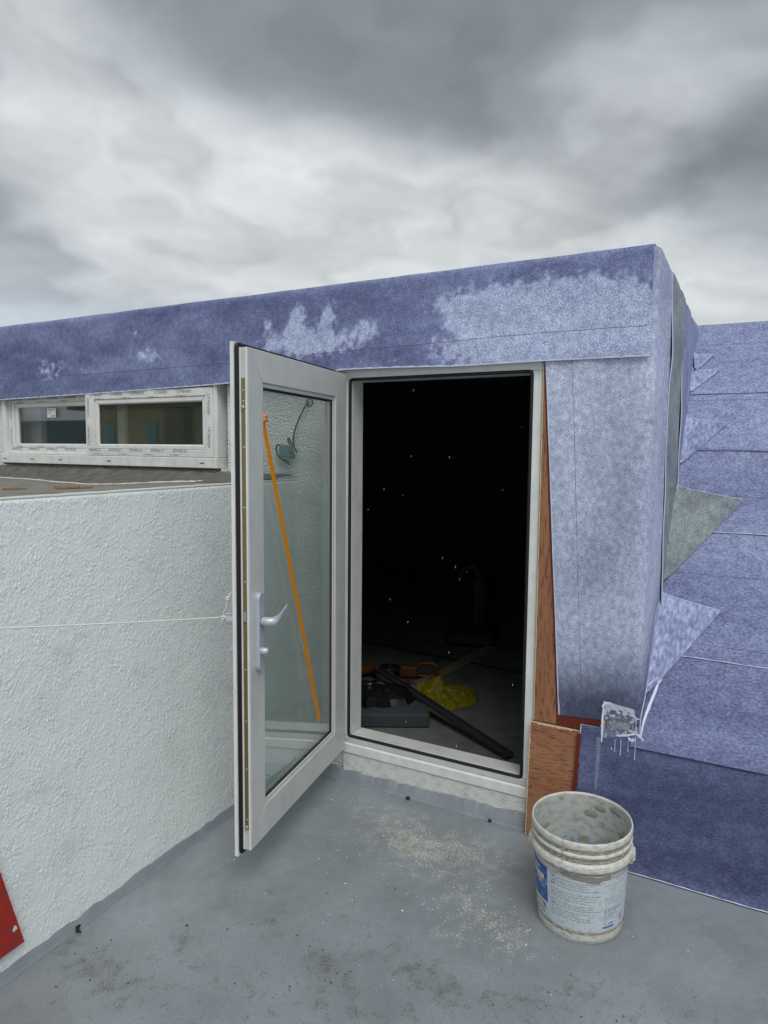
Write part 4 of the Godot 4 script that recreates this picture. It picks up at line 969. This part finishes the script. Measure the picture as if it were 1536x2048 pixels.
func build_small_things():
	# tape on the glass
	var t := thing("orange_tape", "strip of orange tape stuck diagonally across the door glass", "tape"); t.transform = leaf_xf
	var n := noise(501, 1.0, 3)
	var fn := func(u, v):
		var c := Vector2(.268, .392).lerp(Vector2(.762, 1.640), v); var d := (Vector2(.762, 1.640) - Vector2(.268, .392)).normalized(); var sd := Vector2(d.y, -d.x)
		var w := 0.028 + 0.0015 * n.get_noise_1d(v * 9)
		c += sd * (u - 0.5) * w + sd * 0.004 * n.get_noise_1d(v * 1.5)
		return Vector3(c.x, c.y, .0138 - .0016 * absf(n.get_noise_2d(u * 3, v * 26)))
	part("tape_strip", sheet(fn, 4, 90, .0003), M.tape, t)
	var cr := func(u, v):
		var c := Vector3(.762, 1.636, .0125)
		return c + Vector3((u - .5) * .034 * (1.0 - .5 * v), v * .030, -.004 - .012 * absf(n.get_noise_2d(u * 5 + 3, v * 5)) - .010 * sin(PI * u) * v)
	part("crumpled_end", sheet(cr, 10, 8, .0003), M.tape_pale, t)
	# rope from the outer handle to an eye in the stucco wall
	t = thing("white_rope", "thin white rope tied to the outer door handle", "rope")
	var kn := leaf_xf * Vector3(.866, .966, .116)
	var far := Vector3(-1.826, 1.118, 1.93); var s := st()
	var pts := []
	for i in 40: pts.append(kn.lerp(far, i / 39.0) + Vector3(0, -.004 * sin(PI * i / 39.0), 0))
	tube(s, pts, .0022, 6); part("line", s, M.rope, t, true)
	s = st(); var lp := []
	for k in 22:
		var a := TAU * k / 21.0; lp.append(leaf_xf * Vector3(.852 + .006 * sin(a * 2), .960 + .017 * sin(a), .103 + .016 * cos(a)))
	tube(s, lp, .0021, 6, false); part("loop", s, M.rope, t, true)
	s = st(); tube(s, curve([kn, leaf_xf * Vector3(.872, .985, .112), leaf_xf * Vector3(.874, 1.005, .100), leaf_xf * Vector3(.874, 1.040, .094), leaf_xf * Vector3(.866, 1.066, .074)], 6), .0021, 6); part("loop", s, M.rope, t, true)
	for q in [[.868, .966, .117, .008], [.874, 1.036, .095, .007]]:
		s = st(); var p := leaf_xf * Vector3(q[0], q[1], q[2])
		for k in 3: 
			var ring_pts := []
			for i in 13: ring_pts.append(p + Basis(Vector3(0.3 * k, 1, 0.5 - 0.4 * k).normalized(), 1.1 * k) * Vector3(q[3] * cos(TAU * i / 12.0), q[3] * 0.6 * sin(TAU * i / 12.0), .002 * k))
			tube(s, ring_pts, .0023, 6, false)
		part("knot", s, M.rope, t, true)
	s = st(); lp = []
	for k in 17: lp.append(far + Vector3(.0, .010 * sin(TAU * k / 16.0), .010 * cos(TAU * k / 16.0)))
	tube(s, lp, .002, 6, false); tube(s, [far + Vector3(-.010, 0, 0), far + Vector3(-.07, 0, 0)], .002, 6); part("screw_eye", s, M.steel, t, true)
	# cable stub on the facade behind the door
	t = thing("cable_stub", "black cable hanging from a wall hole, end wrapped in grey tape", "cable")
	var z := .003
	s = st(); lathe(s, [Vector2(0, -.008), Vector2(.013, -.006), Vector2(.0155, .002), Vector2(.017, .0035), Vector2(.0185, .0)], 20); var ho := part("grommet", s, M.grommet, t, true); ho.transform = Transform3D(Basis(Vector3.RIGHT, PI / 2), Vector3(-1.955, 1.762, -.010))
	s = st(); tube(s, curve([Vector3(-1.956, 1.757, -.006), Vector3(-1.962, 1.745, .012), Vector3(-1.995, 1.69, .014), Vector3(-2.025, 1.63, .012), Vector3(-2.034, 1.585, .012), Vector3(-2.022, 1.55, .018), Vector3(-2.005, 1.528, .020), Vector3(-2.028, 1.56, .022), Vector3(-2.055, 1.592, .018), Vector3(-2.062, 1.585, .016), Vector3(-2.050, 1.562, .016)], 7), .0035, 8); part("cable", s, M.rubber, t, true)
	s = st(); tube(s, curve([Vector3(-2.105, 1.556, .012), Vector3(-2.125, 1.562, .014), Vector3(-2.134, 1.545, .014), Vector3(-2.122, 1.510, .014), Vector3(-2.095, 1.492, .014), Vector3(-2.068, 1.482, .014), Vector3(-2.056, 1.470, .015)], 7), .0038, 8); part("cable", s, M.rubber, t, true)
	s = st(); tube(s, curve([Vector3(-2.045, 1.53, .014), Vector3(-2.026, 1.515, .016), Vector3(-2.030, 1.500, .016), Vector3(-2.05, 1.507, .014)], 7), .0028, 8); part("cable", s, M.rubber, t, true)
	s = st(); box(s, Vector3(-2.112, 1.506, .004), Vector3(-2.044, 1.562, .024), .003); part("tape_wrap", s, M.grey_tape, t)
	# wood offcuts and plaster flakes on the raised slab
	wood(Vector3(-2.262, slab_y(-2.262), 1.035), .125, .040, .012, 1.15, "bent strip of brown wood lying nearest the slab edge")
	wood(Vector3(-2.690, slab_y(-2.69), .985), .085, .030, .012, 1.25, "short brown wood offcut lying against the plaster bead")
	wood(Vector3(-2.44, slab_y(-2.44), 1.36), .26, .022, .006, 1.0, "long pale wood lath at the left edge of the picture")
	t = thing("plaster_flakes", "crumpled patch of white plaster flakes on the mortar haunch", "plaster", Vector3(-2.36, 1.372, .36))
	for k in 7:
		s = st(); var r := .03 + .012 * (k % 3)
		for i in 6:
			var a := TAU * i / 6 + k; var b := TAU * (i + 1) / 6 + k
			tri(s, Vector3(0, .012 + .006 * (k % 2), 0), Vector3(cos(a) * r, .002 + .01 * ((i + k) % 2), sin(a) * r * .7), Vector3(cos(b) * r, .002 + .01 * ((i + 1 + k) % 2), sin(b) * r * .7))
		var q := part("flake", s, M.plaster, t); q.position = Vector3(-.05 + .022 * k, .002 * k, .012 * sin(k * 2.1))
	# red sheet leaning on the stucco wall at the picture's edge
	t = thing("red_signboard", "red painted board standing against the white stucco wall", "board")
	s = st(); var y0 := .086
	var q2 := [Vector3(wall_x(1.52) + .008, y0, 1.523), Vector3(wall_x(2.05) + .008, y0 - .01, 2.05), Vector3(wall_x(2.05) + .008, .75, 2.05), Vector3(wall_x(1.72) + .008, .75, 1.70)]
	var off := Vector3(.010, 0, 0)
	quad(s, q2[0] + off, q2[1] + off, q2[2] + off, q2[3] + off); quad(s, q2[3], q2[2], q2[1], q2[0])
	for k in 4: quad(s, q2[k], q2[(k + 1) % 4], q2[(k + 1) % 4] + off, q2[k] + off)
	part("board", s, M.red, t)
	s = st(); var cc := Vector3(wall_x(1.55) + .0185, .145, 1.553)
	for k in 9:
		var a := TAU * k / 9; var b := TAU * (k + 1) / 9; var ra := .010 * (1.0 + 1.3 * n.get_noise_1d(k * 7.3)); var rb := .010 * (1.0 + 1.3 * n.get_noise_1d(((k + 1) % 9) * 7.3))
		tri(s, cc + Vector3(.001, 0, 0), cc + Vector3(0, ra * sin(a), ra * cos(a) * .8), cc + Vector3(0, rb * sin(b), rb * cos(b) * .8))
	part("chipped_spot", s, M.plaster, t)
	# stones on the floor
	pebble(Vector3(-1.388, .004, .040), .009, "black pebble on the floor, midway along the door sill")
	pebble(Vector3(-1.005, .004, .035), .0075, "black pebble on the floor near the plywood end of the sill")
	t = thing("rubber_scrap", "small black curled scrap on the floor beside the stucco wall", "scrap", Vector3(-1.895, .004, 1.335))
	s = st(); tube(s, [Vector3(-.014, .006, -.012), Vector3(-.012, .005, .0), Vector3(.0, .004, .008), Vector3(.014, .004, .006)], [.003, .006, .006, .002], 8); part("curl", s, M.rubber, t, true)
	scatter("plaster_chips", "tiny white plaster chips strewn over the floor before the door", "chips", M.chip, 240, 77, true)
	scatter("dark_debris", "small dark crumbs and bits of grit on the terrace floor", "debris", M.rubber, 90, 78, false)

func wood(at: Vector3, l: float, w: float, h: float, turn: float, label: String):
	var t := thing("wood_offcut", label, "wood", at + Vector3(0, .001, 0), turn, "wood scraps on the raised slab")
	var s := st(); box(s, Vector3(-l / 2, 0, -w / 2), Vector3(l * .12, h, w / 2), .0015); part("strip", s, M.wood_light if h < .01 else M.wood, t)
	s = st(); box(s, Vector3(l * .13, 0, -w * .42), Vector3(l / 2, h * .8, w * .48), .0015); part("strip", s, M.wood_light if h < .01 else M.wood, t)

func pebble(at: Vector3, r: float, label: String):
	var t := thing("pebble", label, "pebble", at, r * 300.0, "black pebbles by the sill")
	var s := st(); var n := noise(int(r * 9000), 60.0, 2); var P := func(i, k):
		var a: float = PI * i / 7.0; var b: float = TAU * k / 10.0; var d := Vector3(sin(a) * cos(b), cos(a), sin(a) * sin(b))
		d *= r * (1.0 + .5 * n.get_noise_3dv(d * .02)); return Vector3(d.x * 1.2, d.y * .6 + r * .5, d.z)
	for i in 7:
		for k in 10: quad(s, P.call(i, k), P.call(i, k + 1), P.call(i + 1, k + 1), P.call(i + 1, k))
	part("stone", s, M.rubber, t, true)

func scatter(called: String, label: String, cat: String, m, count: int, sd: int, light: bool):
	var r := RandomNumberGenerator.new(); r.seed = sd
	var s := st()
	var spots := [[-1.35, .28, .30, .17], [-1.2, .4, .2, .2], [-1.05, .30, .2, .12], [-.85, .6, .14, .1], [-.75, .65, .1, .1], [-1.2, .7, .3, .25], [-1.5, .5, .15, .25]] if light else [[-1.14, 1.05, .1, .08], [-.9, .95, .15, .08], [-1.7, 1.4, .2, .1], [-1.5, 1.1, .25, .15], [-.55, .9, .15, .1], [-.4, .85, .15, .12], [-1.3, .9, .5, .3], [-.9, 1.1, .4, .15]]
	for i in count:
		var b: Array = spots[r.randi() % spots.size()]
		var p := Vector3(b[0] + b[2] * r.randfn() * .7, .0025, b[1] + b[3] * r.randfn() * .7)
		if i % 7 == 0: p = Vector3(r.randf_range(-1.85, .2), .0025, r.randf_range(.15, 1.6))
		if p.z < .06 or p.x < wall_x(p.z) + .04: continue
		var sz := r.randf_range(.0006, .0013) * (1.6 if r.randf() < .06 else 1.0); var l := r.randf_range(1.0, 2.6)
		box(s, Vector3(-sz * l, 0, -sz), Vector3(sz * l, sz * .8, sz), 0.0, Transform3D(Basis(Vector3.UP, r.randf() * TAU), p))
	var o := part(called, s, m, self); tag(o, label, cat); o.set_meta("kind", "stuff")

# ---------------------------------------------------------------- inside the dark room
func build_inside():
	var s := st(); box(s, Vector3(-4.9, -.05, -5.1), Vector3(-.62, .05, -.201)); structure("room_floor", s, M.inner_floor, "dim bare concrete floor inside the unlit room", "floor")
	var n := noise(601, 1.0, 4); var fy := .0515
	# yellow bag
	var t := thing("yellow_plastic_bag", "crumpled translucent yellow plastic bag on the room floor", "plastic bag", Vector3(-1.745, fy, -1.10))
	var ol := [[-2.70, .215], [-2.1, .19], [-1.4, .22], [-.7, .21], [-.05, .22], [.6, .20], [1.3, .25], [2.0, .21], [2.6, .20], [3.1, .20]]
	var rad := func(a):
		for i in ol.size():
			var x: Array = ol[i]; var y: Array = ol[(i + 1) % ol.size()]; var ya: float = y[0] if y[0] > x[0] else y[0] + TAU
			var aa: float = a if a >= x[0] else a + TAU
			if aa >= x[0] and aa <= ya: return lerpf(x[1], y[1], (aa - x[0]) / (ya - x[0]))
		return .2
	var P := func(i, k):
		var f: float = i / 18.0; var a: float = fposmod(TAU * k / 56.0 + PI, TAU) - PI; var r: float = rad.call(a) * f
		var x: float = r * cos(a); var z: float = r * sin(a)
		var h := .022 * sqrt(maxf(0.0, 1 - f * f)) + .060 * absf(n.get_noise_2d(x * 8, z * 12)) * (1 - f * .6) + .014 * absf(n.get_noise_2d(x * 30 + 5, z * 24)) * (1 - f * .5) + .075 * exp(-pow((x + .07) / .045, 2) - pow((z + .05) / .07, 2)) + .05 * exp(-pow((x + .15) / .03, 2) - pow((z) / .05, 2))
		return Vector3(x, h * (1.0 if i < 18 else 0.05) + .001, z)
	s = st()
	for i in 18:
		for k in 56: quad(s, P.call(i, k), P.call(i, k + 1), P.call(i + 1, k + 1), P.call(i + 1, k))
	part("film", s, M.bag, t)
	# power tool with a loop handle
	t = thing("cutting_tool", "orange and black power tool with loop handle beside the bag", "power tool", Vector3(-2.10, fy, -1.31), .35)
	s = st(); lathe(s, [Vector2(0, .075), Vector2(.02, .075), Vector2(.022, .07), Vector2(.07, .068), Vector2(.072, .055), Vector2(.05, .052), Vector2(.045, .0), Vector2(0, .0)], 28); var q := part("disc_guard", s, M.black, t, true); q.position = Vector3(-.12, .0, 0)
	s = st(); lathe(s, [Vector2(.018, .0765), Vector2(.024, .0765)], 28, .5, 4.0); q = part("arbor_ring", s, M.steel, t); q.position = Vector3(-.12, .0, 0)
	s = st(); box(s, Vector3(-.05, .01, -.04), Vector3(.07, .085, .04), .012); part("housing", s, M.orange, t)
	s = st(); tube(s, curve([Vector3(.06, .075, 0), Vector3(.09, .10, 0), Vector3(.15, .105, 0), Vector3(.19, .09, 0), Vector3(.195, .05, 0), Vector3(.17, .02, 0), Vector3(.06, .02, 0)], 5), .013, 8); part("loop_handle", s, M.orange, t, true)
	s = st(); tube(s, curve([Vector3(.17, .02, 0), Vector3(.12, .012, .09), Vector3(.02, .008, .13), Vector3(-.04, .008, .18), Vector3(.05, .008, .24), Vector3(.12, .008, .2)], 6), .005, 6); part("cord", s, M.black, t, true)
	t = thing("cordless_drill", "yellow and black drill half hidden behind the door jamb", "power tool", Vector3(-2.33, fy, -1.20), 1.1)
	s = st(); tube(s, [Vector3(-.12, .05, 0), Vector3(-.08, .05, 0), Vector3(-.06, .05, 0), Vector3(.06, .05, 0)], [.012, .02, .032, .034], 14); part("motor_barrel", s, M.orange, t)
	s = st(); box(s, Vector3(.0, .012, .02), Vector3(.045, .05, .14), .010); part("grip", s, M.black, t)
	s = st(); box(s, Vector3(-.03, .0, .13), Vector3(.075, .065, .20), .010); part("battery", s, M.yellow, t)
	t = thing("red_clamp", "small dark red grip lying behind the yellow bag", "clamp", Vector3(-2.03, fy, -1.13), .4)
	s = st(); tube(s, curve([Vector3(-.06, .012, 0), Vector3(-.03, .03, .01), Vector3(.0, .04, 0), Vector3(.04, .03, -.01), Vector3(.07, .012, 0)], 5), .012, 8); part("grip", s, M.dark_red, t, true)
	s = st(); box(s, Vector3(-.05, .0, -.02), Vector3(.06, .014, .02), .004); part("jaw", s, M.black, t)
	# planks, channel, block, sack, cable, machine
	lie("timber_plank", "pale timber plank running back past the yellow bag", "plank", Vector3(-1.97, fy, -1.02), Vector3(-1.868, fy, -2.33), .085, .018, M.wood_dim)
	lie("steel_channel", "long dark channel lying diagonally towards the door sill", "channel", Vector3(-2.16, fy + .13, -1.0), Vector3(-1.10, fy + .012, -.47), .05, .022, M.dark_bar)
	t = thing("foam_block", "grey slab of foam board at the foot of the dark pile", "block", Vector3(-1.88, fy, -.66), .52)
	s = st(); box(s, Vector3(-.26, 0, -.17), Vector3(.22, .075, .17), .008); part("slab", s, M.foam, t)
	t = thing("black_sack", "crumpled black plastic sheet heaped on the foam block", "plastic sheet", Vector3(-1.99, fy + .0755, -.70), .4)
	s = st(); var B := func(i, k):
		var f: float = i / 10.0; var a: float = TAU * k / 30.0; var r: float = f * (.21 + .05 * n.get_noise_1d(cos(a) * 3 + 9))
		return Vector3(r * cos(a) * 1.1, (.075 * sqrt(maxf(0, 1 - f * f)) + .05 * absf(n.get_noise_2d(cos(a) * r * 14 + 30, sin(a) * r * 14)) * (1 - f)) + .001, r * sin(a) * .8)
	for i in 10:
		for k in 30: quad(s, B.call(i, k), B.call(i, k + 1), B.call(i + 1, k + 1), B.call(i + 1, k))
	part("sheet", s, M.black_film, t)
	t = thing("floor_cable", "black cable lying straight across the room floor", "cable")
	s = st(); var pts := []
	for i in 20: pts.append(Vector3(lerpf(-3.2, -.75, i / 19.0), fy + .006, -1.95 + .26 * i / 19.0 + .015 * n.get_noise_1d(i * .3)))
	tube(s, pts, .008, 6); part("lead", s, M.black, t, true)
	t = thing("floor_machine", "dark upright machine on a wide base deep in the room", "machine", Vector3(-2.08, fy, -2.36), .3)
	s = st(); box(s, Vector3(-.19, 0, -.2), Vector3(.19, .13, .2), .03); part("base", s, M.black, t)
	s = st(); tube(s, [Vector3(.04, .13, -.05), Vector3(.04, .2, -.05), Vector3(.04, .48, -.05), Vector3(.04, .52, -.05)], [.09, .10, .10, .07], 20); part("tank", s, M.black, t)
	s = st(); tube(s, curve([Vector3(.04, .50, -.05), Vector3(.0, .58, -.05), Vector3(-.08, .55, -.05), Vector3(-.13, .45, -.05)], 5), .03, 10); part("hose", s, M.black, t, true)
	s = st(); box(s, Vector3(.03, .2, .052), Vector3(.05, .44, .057), .001); part("gauge_strip", s, M.dark_bar, t)
	lie("tool_handle", "short dark tool lying right of the machine", "tool", Vector3(-1.95, fy, -2.25), Vector3(-1.62, fy, -2.30), .035, .03, M.black)

func lie(called: String, label: String, cat: String, a: Vector3, b: Vector3, w: float, h: float, m):
	var t := thing(called, label, cat, a)
	var d := b - a; t.look_at_from_position(a, b, Vector3.UP)
	var s := st(); var l := d.length()
	if h > .02:
		box(s, Vector3(-w / 2, 0, -l), Vector3(w / 2, h * .25, 0), .001); part("web", s, m, t)
		s = st(); box(s, Vector3(-w / 2, h * .26, -l), Vector3(-w / 2 + h * .25, h, 0), .001); part("edge", s, m, t)
		s = st(); box(s, Vector3(w / 2 - h * .25, h * .26, -l), Vector3(w / 2, h, 0), .001); part("edge", s, m, t)
	else:
		box(s, Vector3(-w / 2, 0, -l), Vector3(w / 2, h, 0), .002); part("board", s, m, t)

# ---------------------------------------------------------------- what the window glass mirrors
func build_neighbour():
	var t := thing("neighbour_house", "ochre rendered house behind the viewer, mirrored in the strip window", "house", Vector3(-13.0, -3.0, 9.0))
	var s := st(); box(s, Vector3(-2.1, 0, 0), Vector3(4.4, 5.42, 5)); part("wall", s, M.mustard, t)
	s = st(); box(s, Vector3(-2.5, 5.42, -.35), Vector3(4.8, 5.62, 5.4), .03); part("roof", s, M.tile, t)
	for x in [-1.25, .18, 2.2]:
		s = st(); box(s, Vector3(x - .18, 4.62, -.05), Vector3(x + .18, 5.10, -.005), .01); var w := part("window", s, M.teal, t)
		s = st(); box(s, Vector3(x - .22, 4.57, -.09), Vector3(x + .22, 4.615, -.005), .01); part("sill", s, M.plaster, w)
	s = st(); box(s, Vector3(.85, 0, -.30), Vector3(1.45, 5.40, -.004), .02); part("chimney_breast", s, M.tile, t)
	t = thing("neighbour_shed", "dark roofed shed behind the viewer, mirrored in the strip window", "shed", Vector3(-18.0, -3.0, 9.5))
	s = st(); box(s, Vector3(-3.0, 0, 0), Vector3(2.6, 4.5, 4)); part("wall", s, M.mortar, t)
	s = st(); quad(s, Vector3(-3.3, 4.45, -.3), Vector3(2.8, 4.45, -.3), Vector3(2.8, 5.3, 1.6), Vector3(-3.3, 5.3, 1.6)); quad(s, Vector3(-3.3, 5.3, 1.6), Vector3(2.8, 5.3, 1.6), Vector3(2.8, 4.45, 4.3), Vector3(-3.3, 4.45, 4.3)); part("roof", s, M.inner, t)

func build_sleet():
	var r := RandomNumberGenerator.new(); r.seed = 12; var s := st()
	for i in 40:
		var p := Vector3(r.randf_range(-2.2, -.5), r.randf_range(.2, 2.2), r.randf_range(-.35, 1.1))
		if p.x < -1.35 and p.z > .0: p.x += .5
		var d := Vector3(-.28 + .1 * r.randfn(), -1, .1).normalized() * r.randf_range(.003, .0055)
		tube(s, [p - d, p - d * .5, p + d * .5, p + d], [.0002, .0006, .0006, .0002], 5)
	var o := part("rain", s, M.sleet, self, true); tag(o, "sparse bright drops of sleet falling in front of the doorway", "rain"); o.set_meta("kind", "stuff")

func more_materials():
	var nf := noise(4, 0.09, 4)
	M.stucco_flat = nmat([[0.0, rgb(206, 208, 203)], [0.22, rgb(224, 228, 226)], [0.40, rgb(229, 234, 233)], [1.0, rgb(233, 238, 237)]], noise(9, 0.014, 5), Vector3(1.9, 1.9, 1.9), 0.8)
	M.splash = mat(rgb(142, 139, 130), .9)
	M.screw = mat(rgb(150, 90, 66), 0.4, 0.5, 0.6)
	M.ink = mat(rgb(84, 86, 88), 0.7)
	M.paper = mat(rgb(226, 228, 224), 0.7)
	M.grey_plain = mat(rgb(150, 156, 172), 0.85)
	M.bucket = nmat([[0.0, rgb(126, 120, 104)], [0.24, rgb(172, 170, 158)], [0.46, rgb(205, 206, 199)], [1.0, rgb(218, 219, 213)]], noise(19, 0.03, 5), Vector3(.40, .16, .40), 0.45, null, 0.0, false)
	M.bucket_in = nmat([[0.0, rgb(120, 116, 106)], [0.3, rgb(160, 162, 156)], [0.5, rgb(176, 179, 175)], [1.0, rgb(190, 193, 189)]], noise(20, 0.02, 5), Vector3(.4, .3, .4), 0.6, null, 0.0, false)
	M.grime = nmat([[0.0, rgb(74, 66, 50)], [0.4, rgb(128, 120, 100)], [0.6, rgb(176, 172, 158)], [1.0, rgb(198, 197, 188)]], noise(27, 0.03, 5), Vector3(.3, .1, .3), 0.7, null, 0.0, false)
	M.residue = nmat([[0.0, rgb(96, 92, 84)], [0.42, rgb(118, 114, 104)], [0.55, rgb(122, 140, 160)], [0.75, rgb(120, 148, 180)], [0.85, rgb(170, 150, 156)], [1.0, rgb(160, 160, 158)]], noise(21, 0.011, 4), Vector3(.35, .35, .35), 0.55, null, 0.0, false)  # grey mortar; blue and pink stops paint in the label shining through the wall
	M.label = mat(Color.WHITE, 0.4); M.label.albedo_texture = label_image()
	M.tape = mat(rgb(228, 146, 24), 0.4); M.tape.backlight_enabled = true; M.tape.backlight = Color(.3, .15, .02)
	M.tape_pale = mat(rgb(232, 140, 84), 0.5)
	M.rope = mat(rgb(226, 224, 216), 0.9)
	M.grommet = mat(rgb(40, 44, 44), 0.7)
	M.grey_tape = mat(rgb(116, 130, 136), 0.5)
	M.wood = nmat([[0.0, rgb(124, 104, 82)], [1.0, rgb(164, 142, 114)]], nf, Vector3(.5, .1, .1), .8, null, 0.0, false)
	M.wood_light = nmat([[0.0, rgb(180, 170, 144)], [1.0, rgb(206, 198, 172)]], nf, Vector3(.5, .1, .1), .8, null, 0.0, false)
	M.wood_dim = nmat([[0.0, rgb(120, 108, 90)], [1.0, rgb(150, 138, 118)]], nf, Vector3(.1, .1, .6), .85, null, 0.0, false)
	M.red = nmat([[0.0, rgb(116, 60, 58)], [0.35, rgb(150, 44, 36)], [0.6, rgb(168, 36, 24)], [1.0, rgb(176, 44, 30)]], noise(22, 0.02, 5), Vector3(.5, .5, .5), .45)
	M.sleet = mat(rgb(200, 204, 206), .5)
	M.chip = mat(rgb(236, 236, 230), .6)
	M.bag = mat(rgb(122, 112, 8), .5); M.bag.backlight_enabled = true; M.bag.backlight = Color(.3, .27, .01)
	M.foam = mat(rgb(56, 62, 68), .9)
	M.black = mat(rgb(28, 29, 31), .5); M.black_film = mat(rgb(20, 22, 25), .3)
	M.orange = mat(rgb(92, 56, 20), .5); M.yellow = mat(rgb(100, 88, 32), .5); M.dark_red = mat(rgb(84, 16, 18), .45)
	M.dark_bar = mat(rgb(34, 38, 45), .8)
	M.mustard = nmat([[0.0, rgb(170, 152, 108)], [1.0, rgb(196, 178, 132)]], noise(24, .01, 4), Vector3(3, 3, 3), .9)
	M.tile = mat(rgb(128, 100, 78), .9); M.teal = mat(rgb(120, 160, 166), .3)

func _ready():
	rng.seed = 1
	setup_view()
	make_materials(); more_materials()
	build_terrace(); build_slab(); build_room(); build_slope(); build_neighbour()
	print("setting ", Time.get_ticks_msec())
	build_door_frame(); build_window(); build_door()
	build_film(); build_bucket(); build_small_things(); build_inside(); build_sleet()
	print("done ", Time.get_ticks_msec())
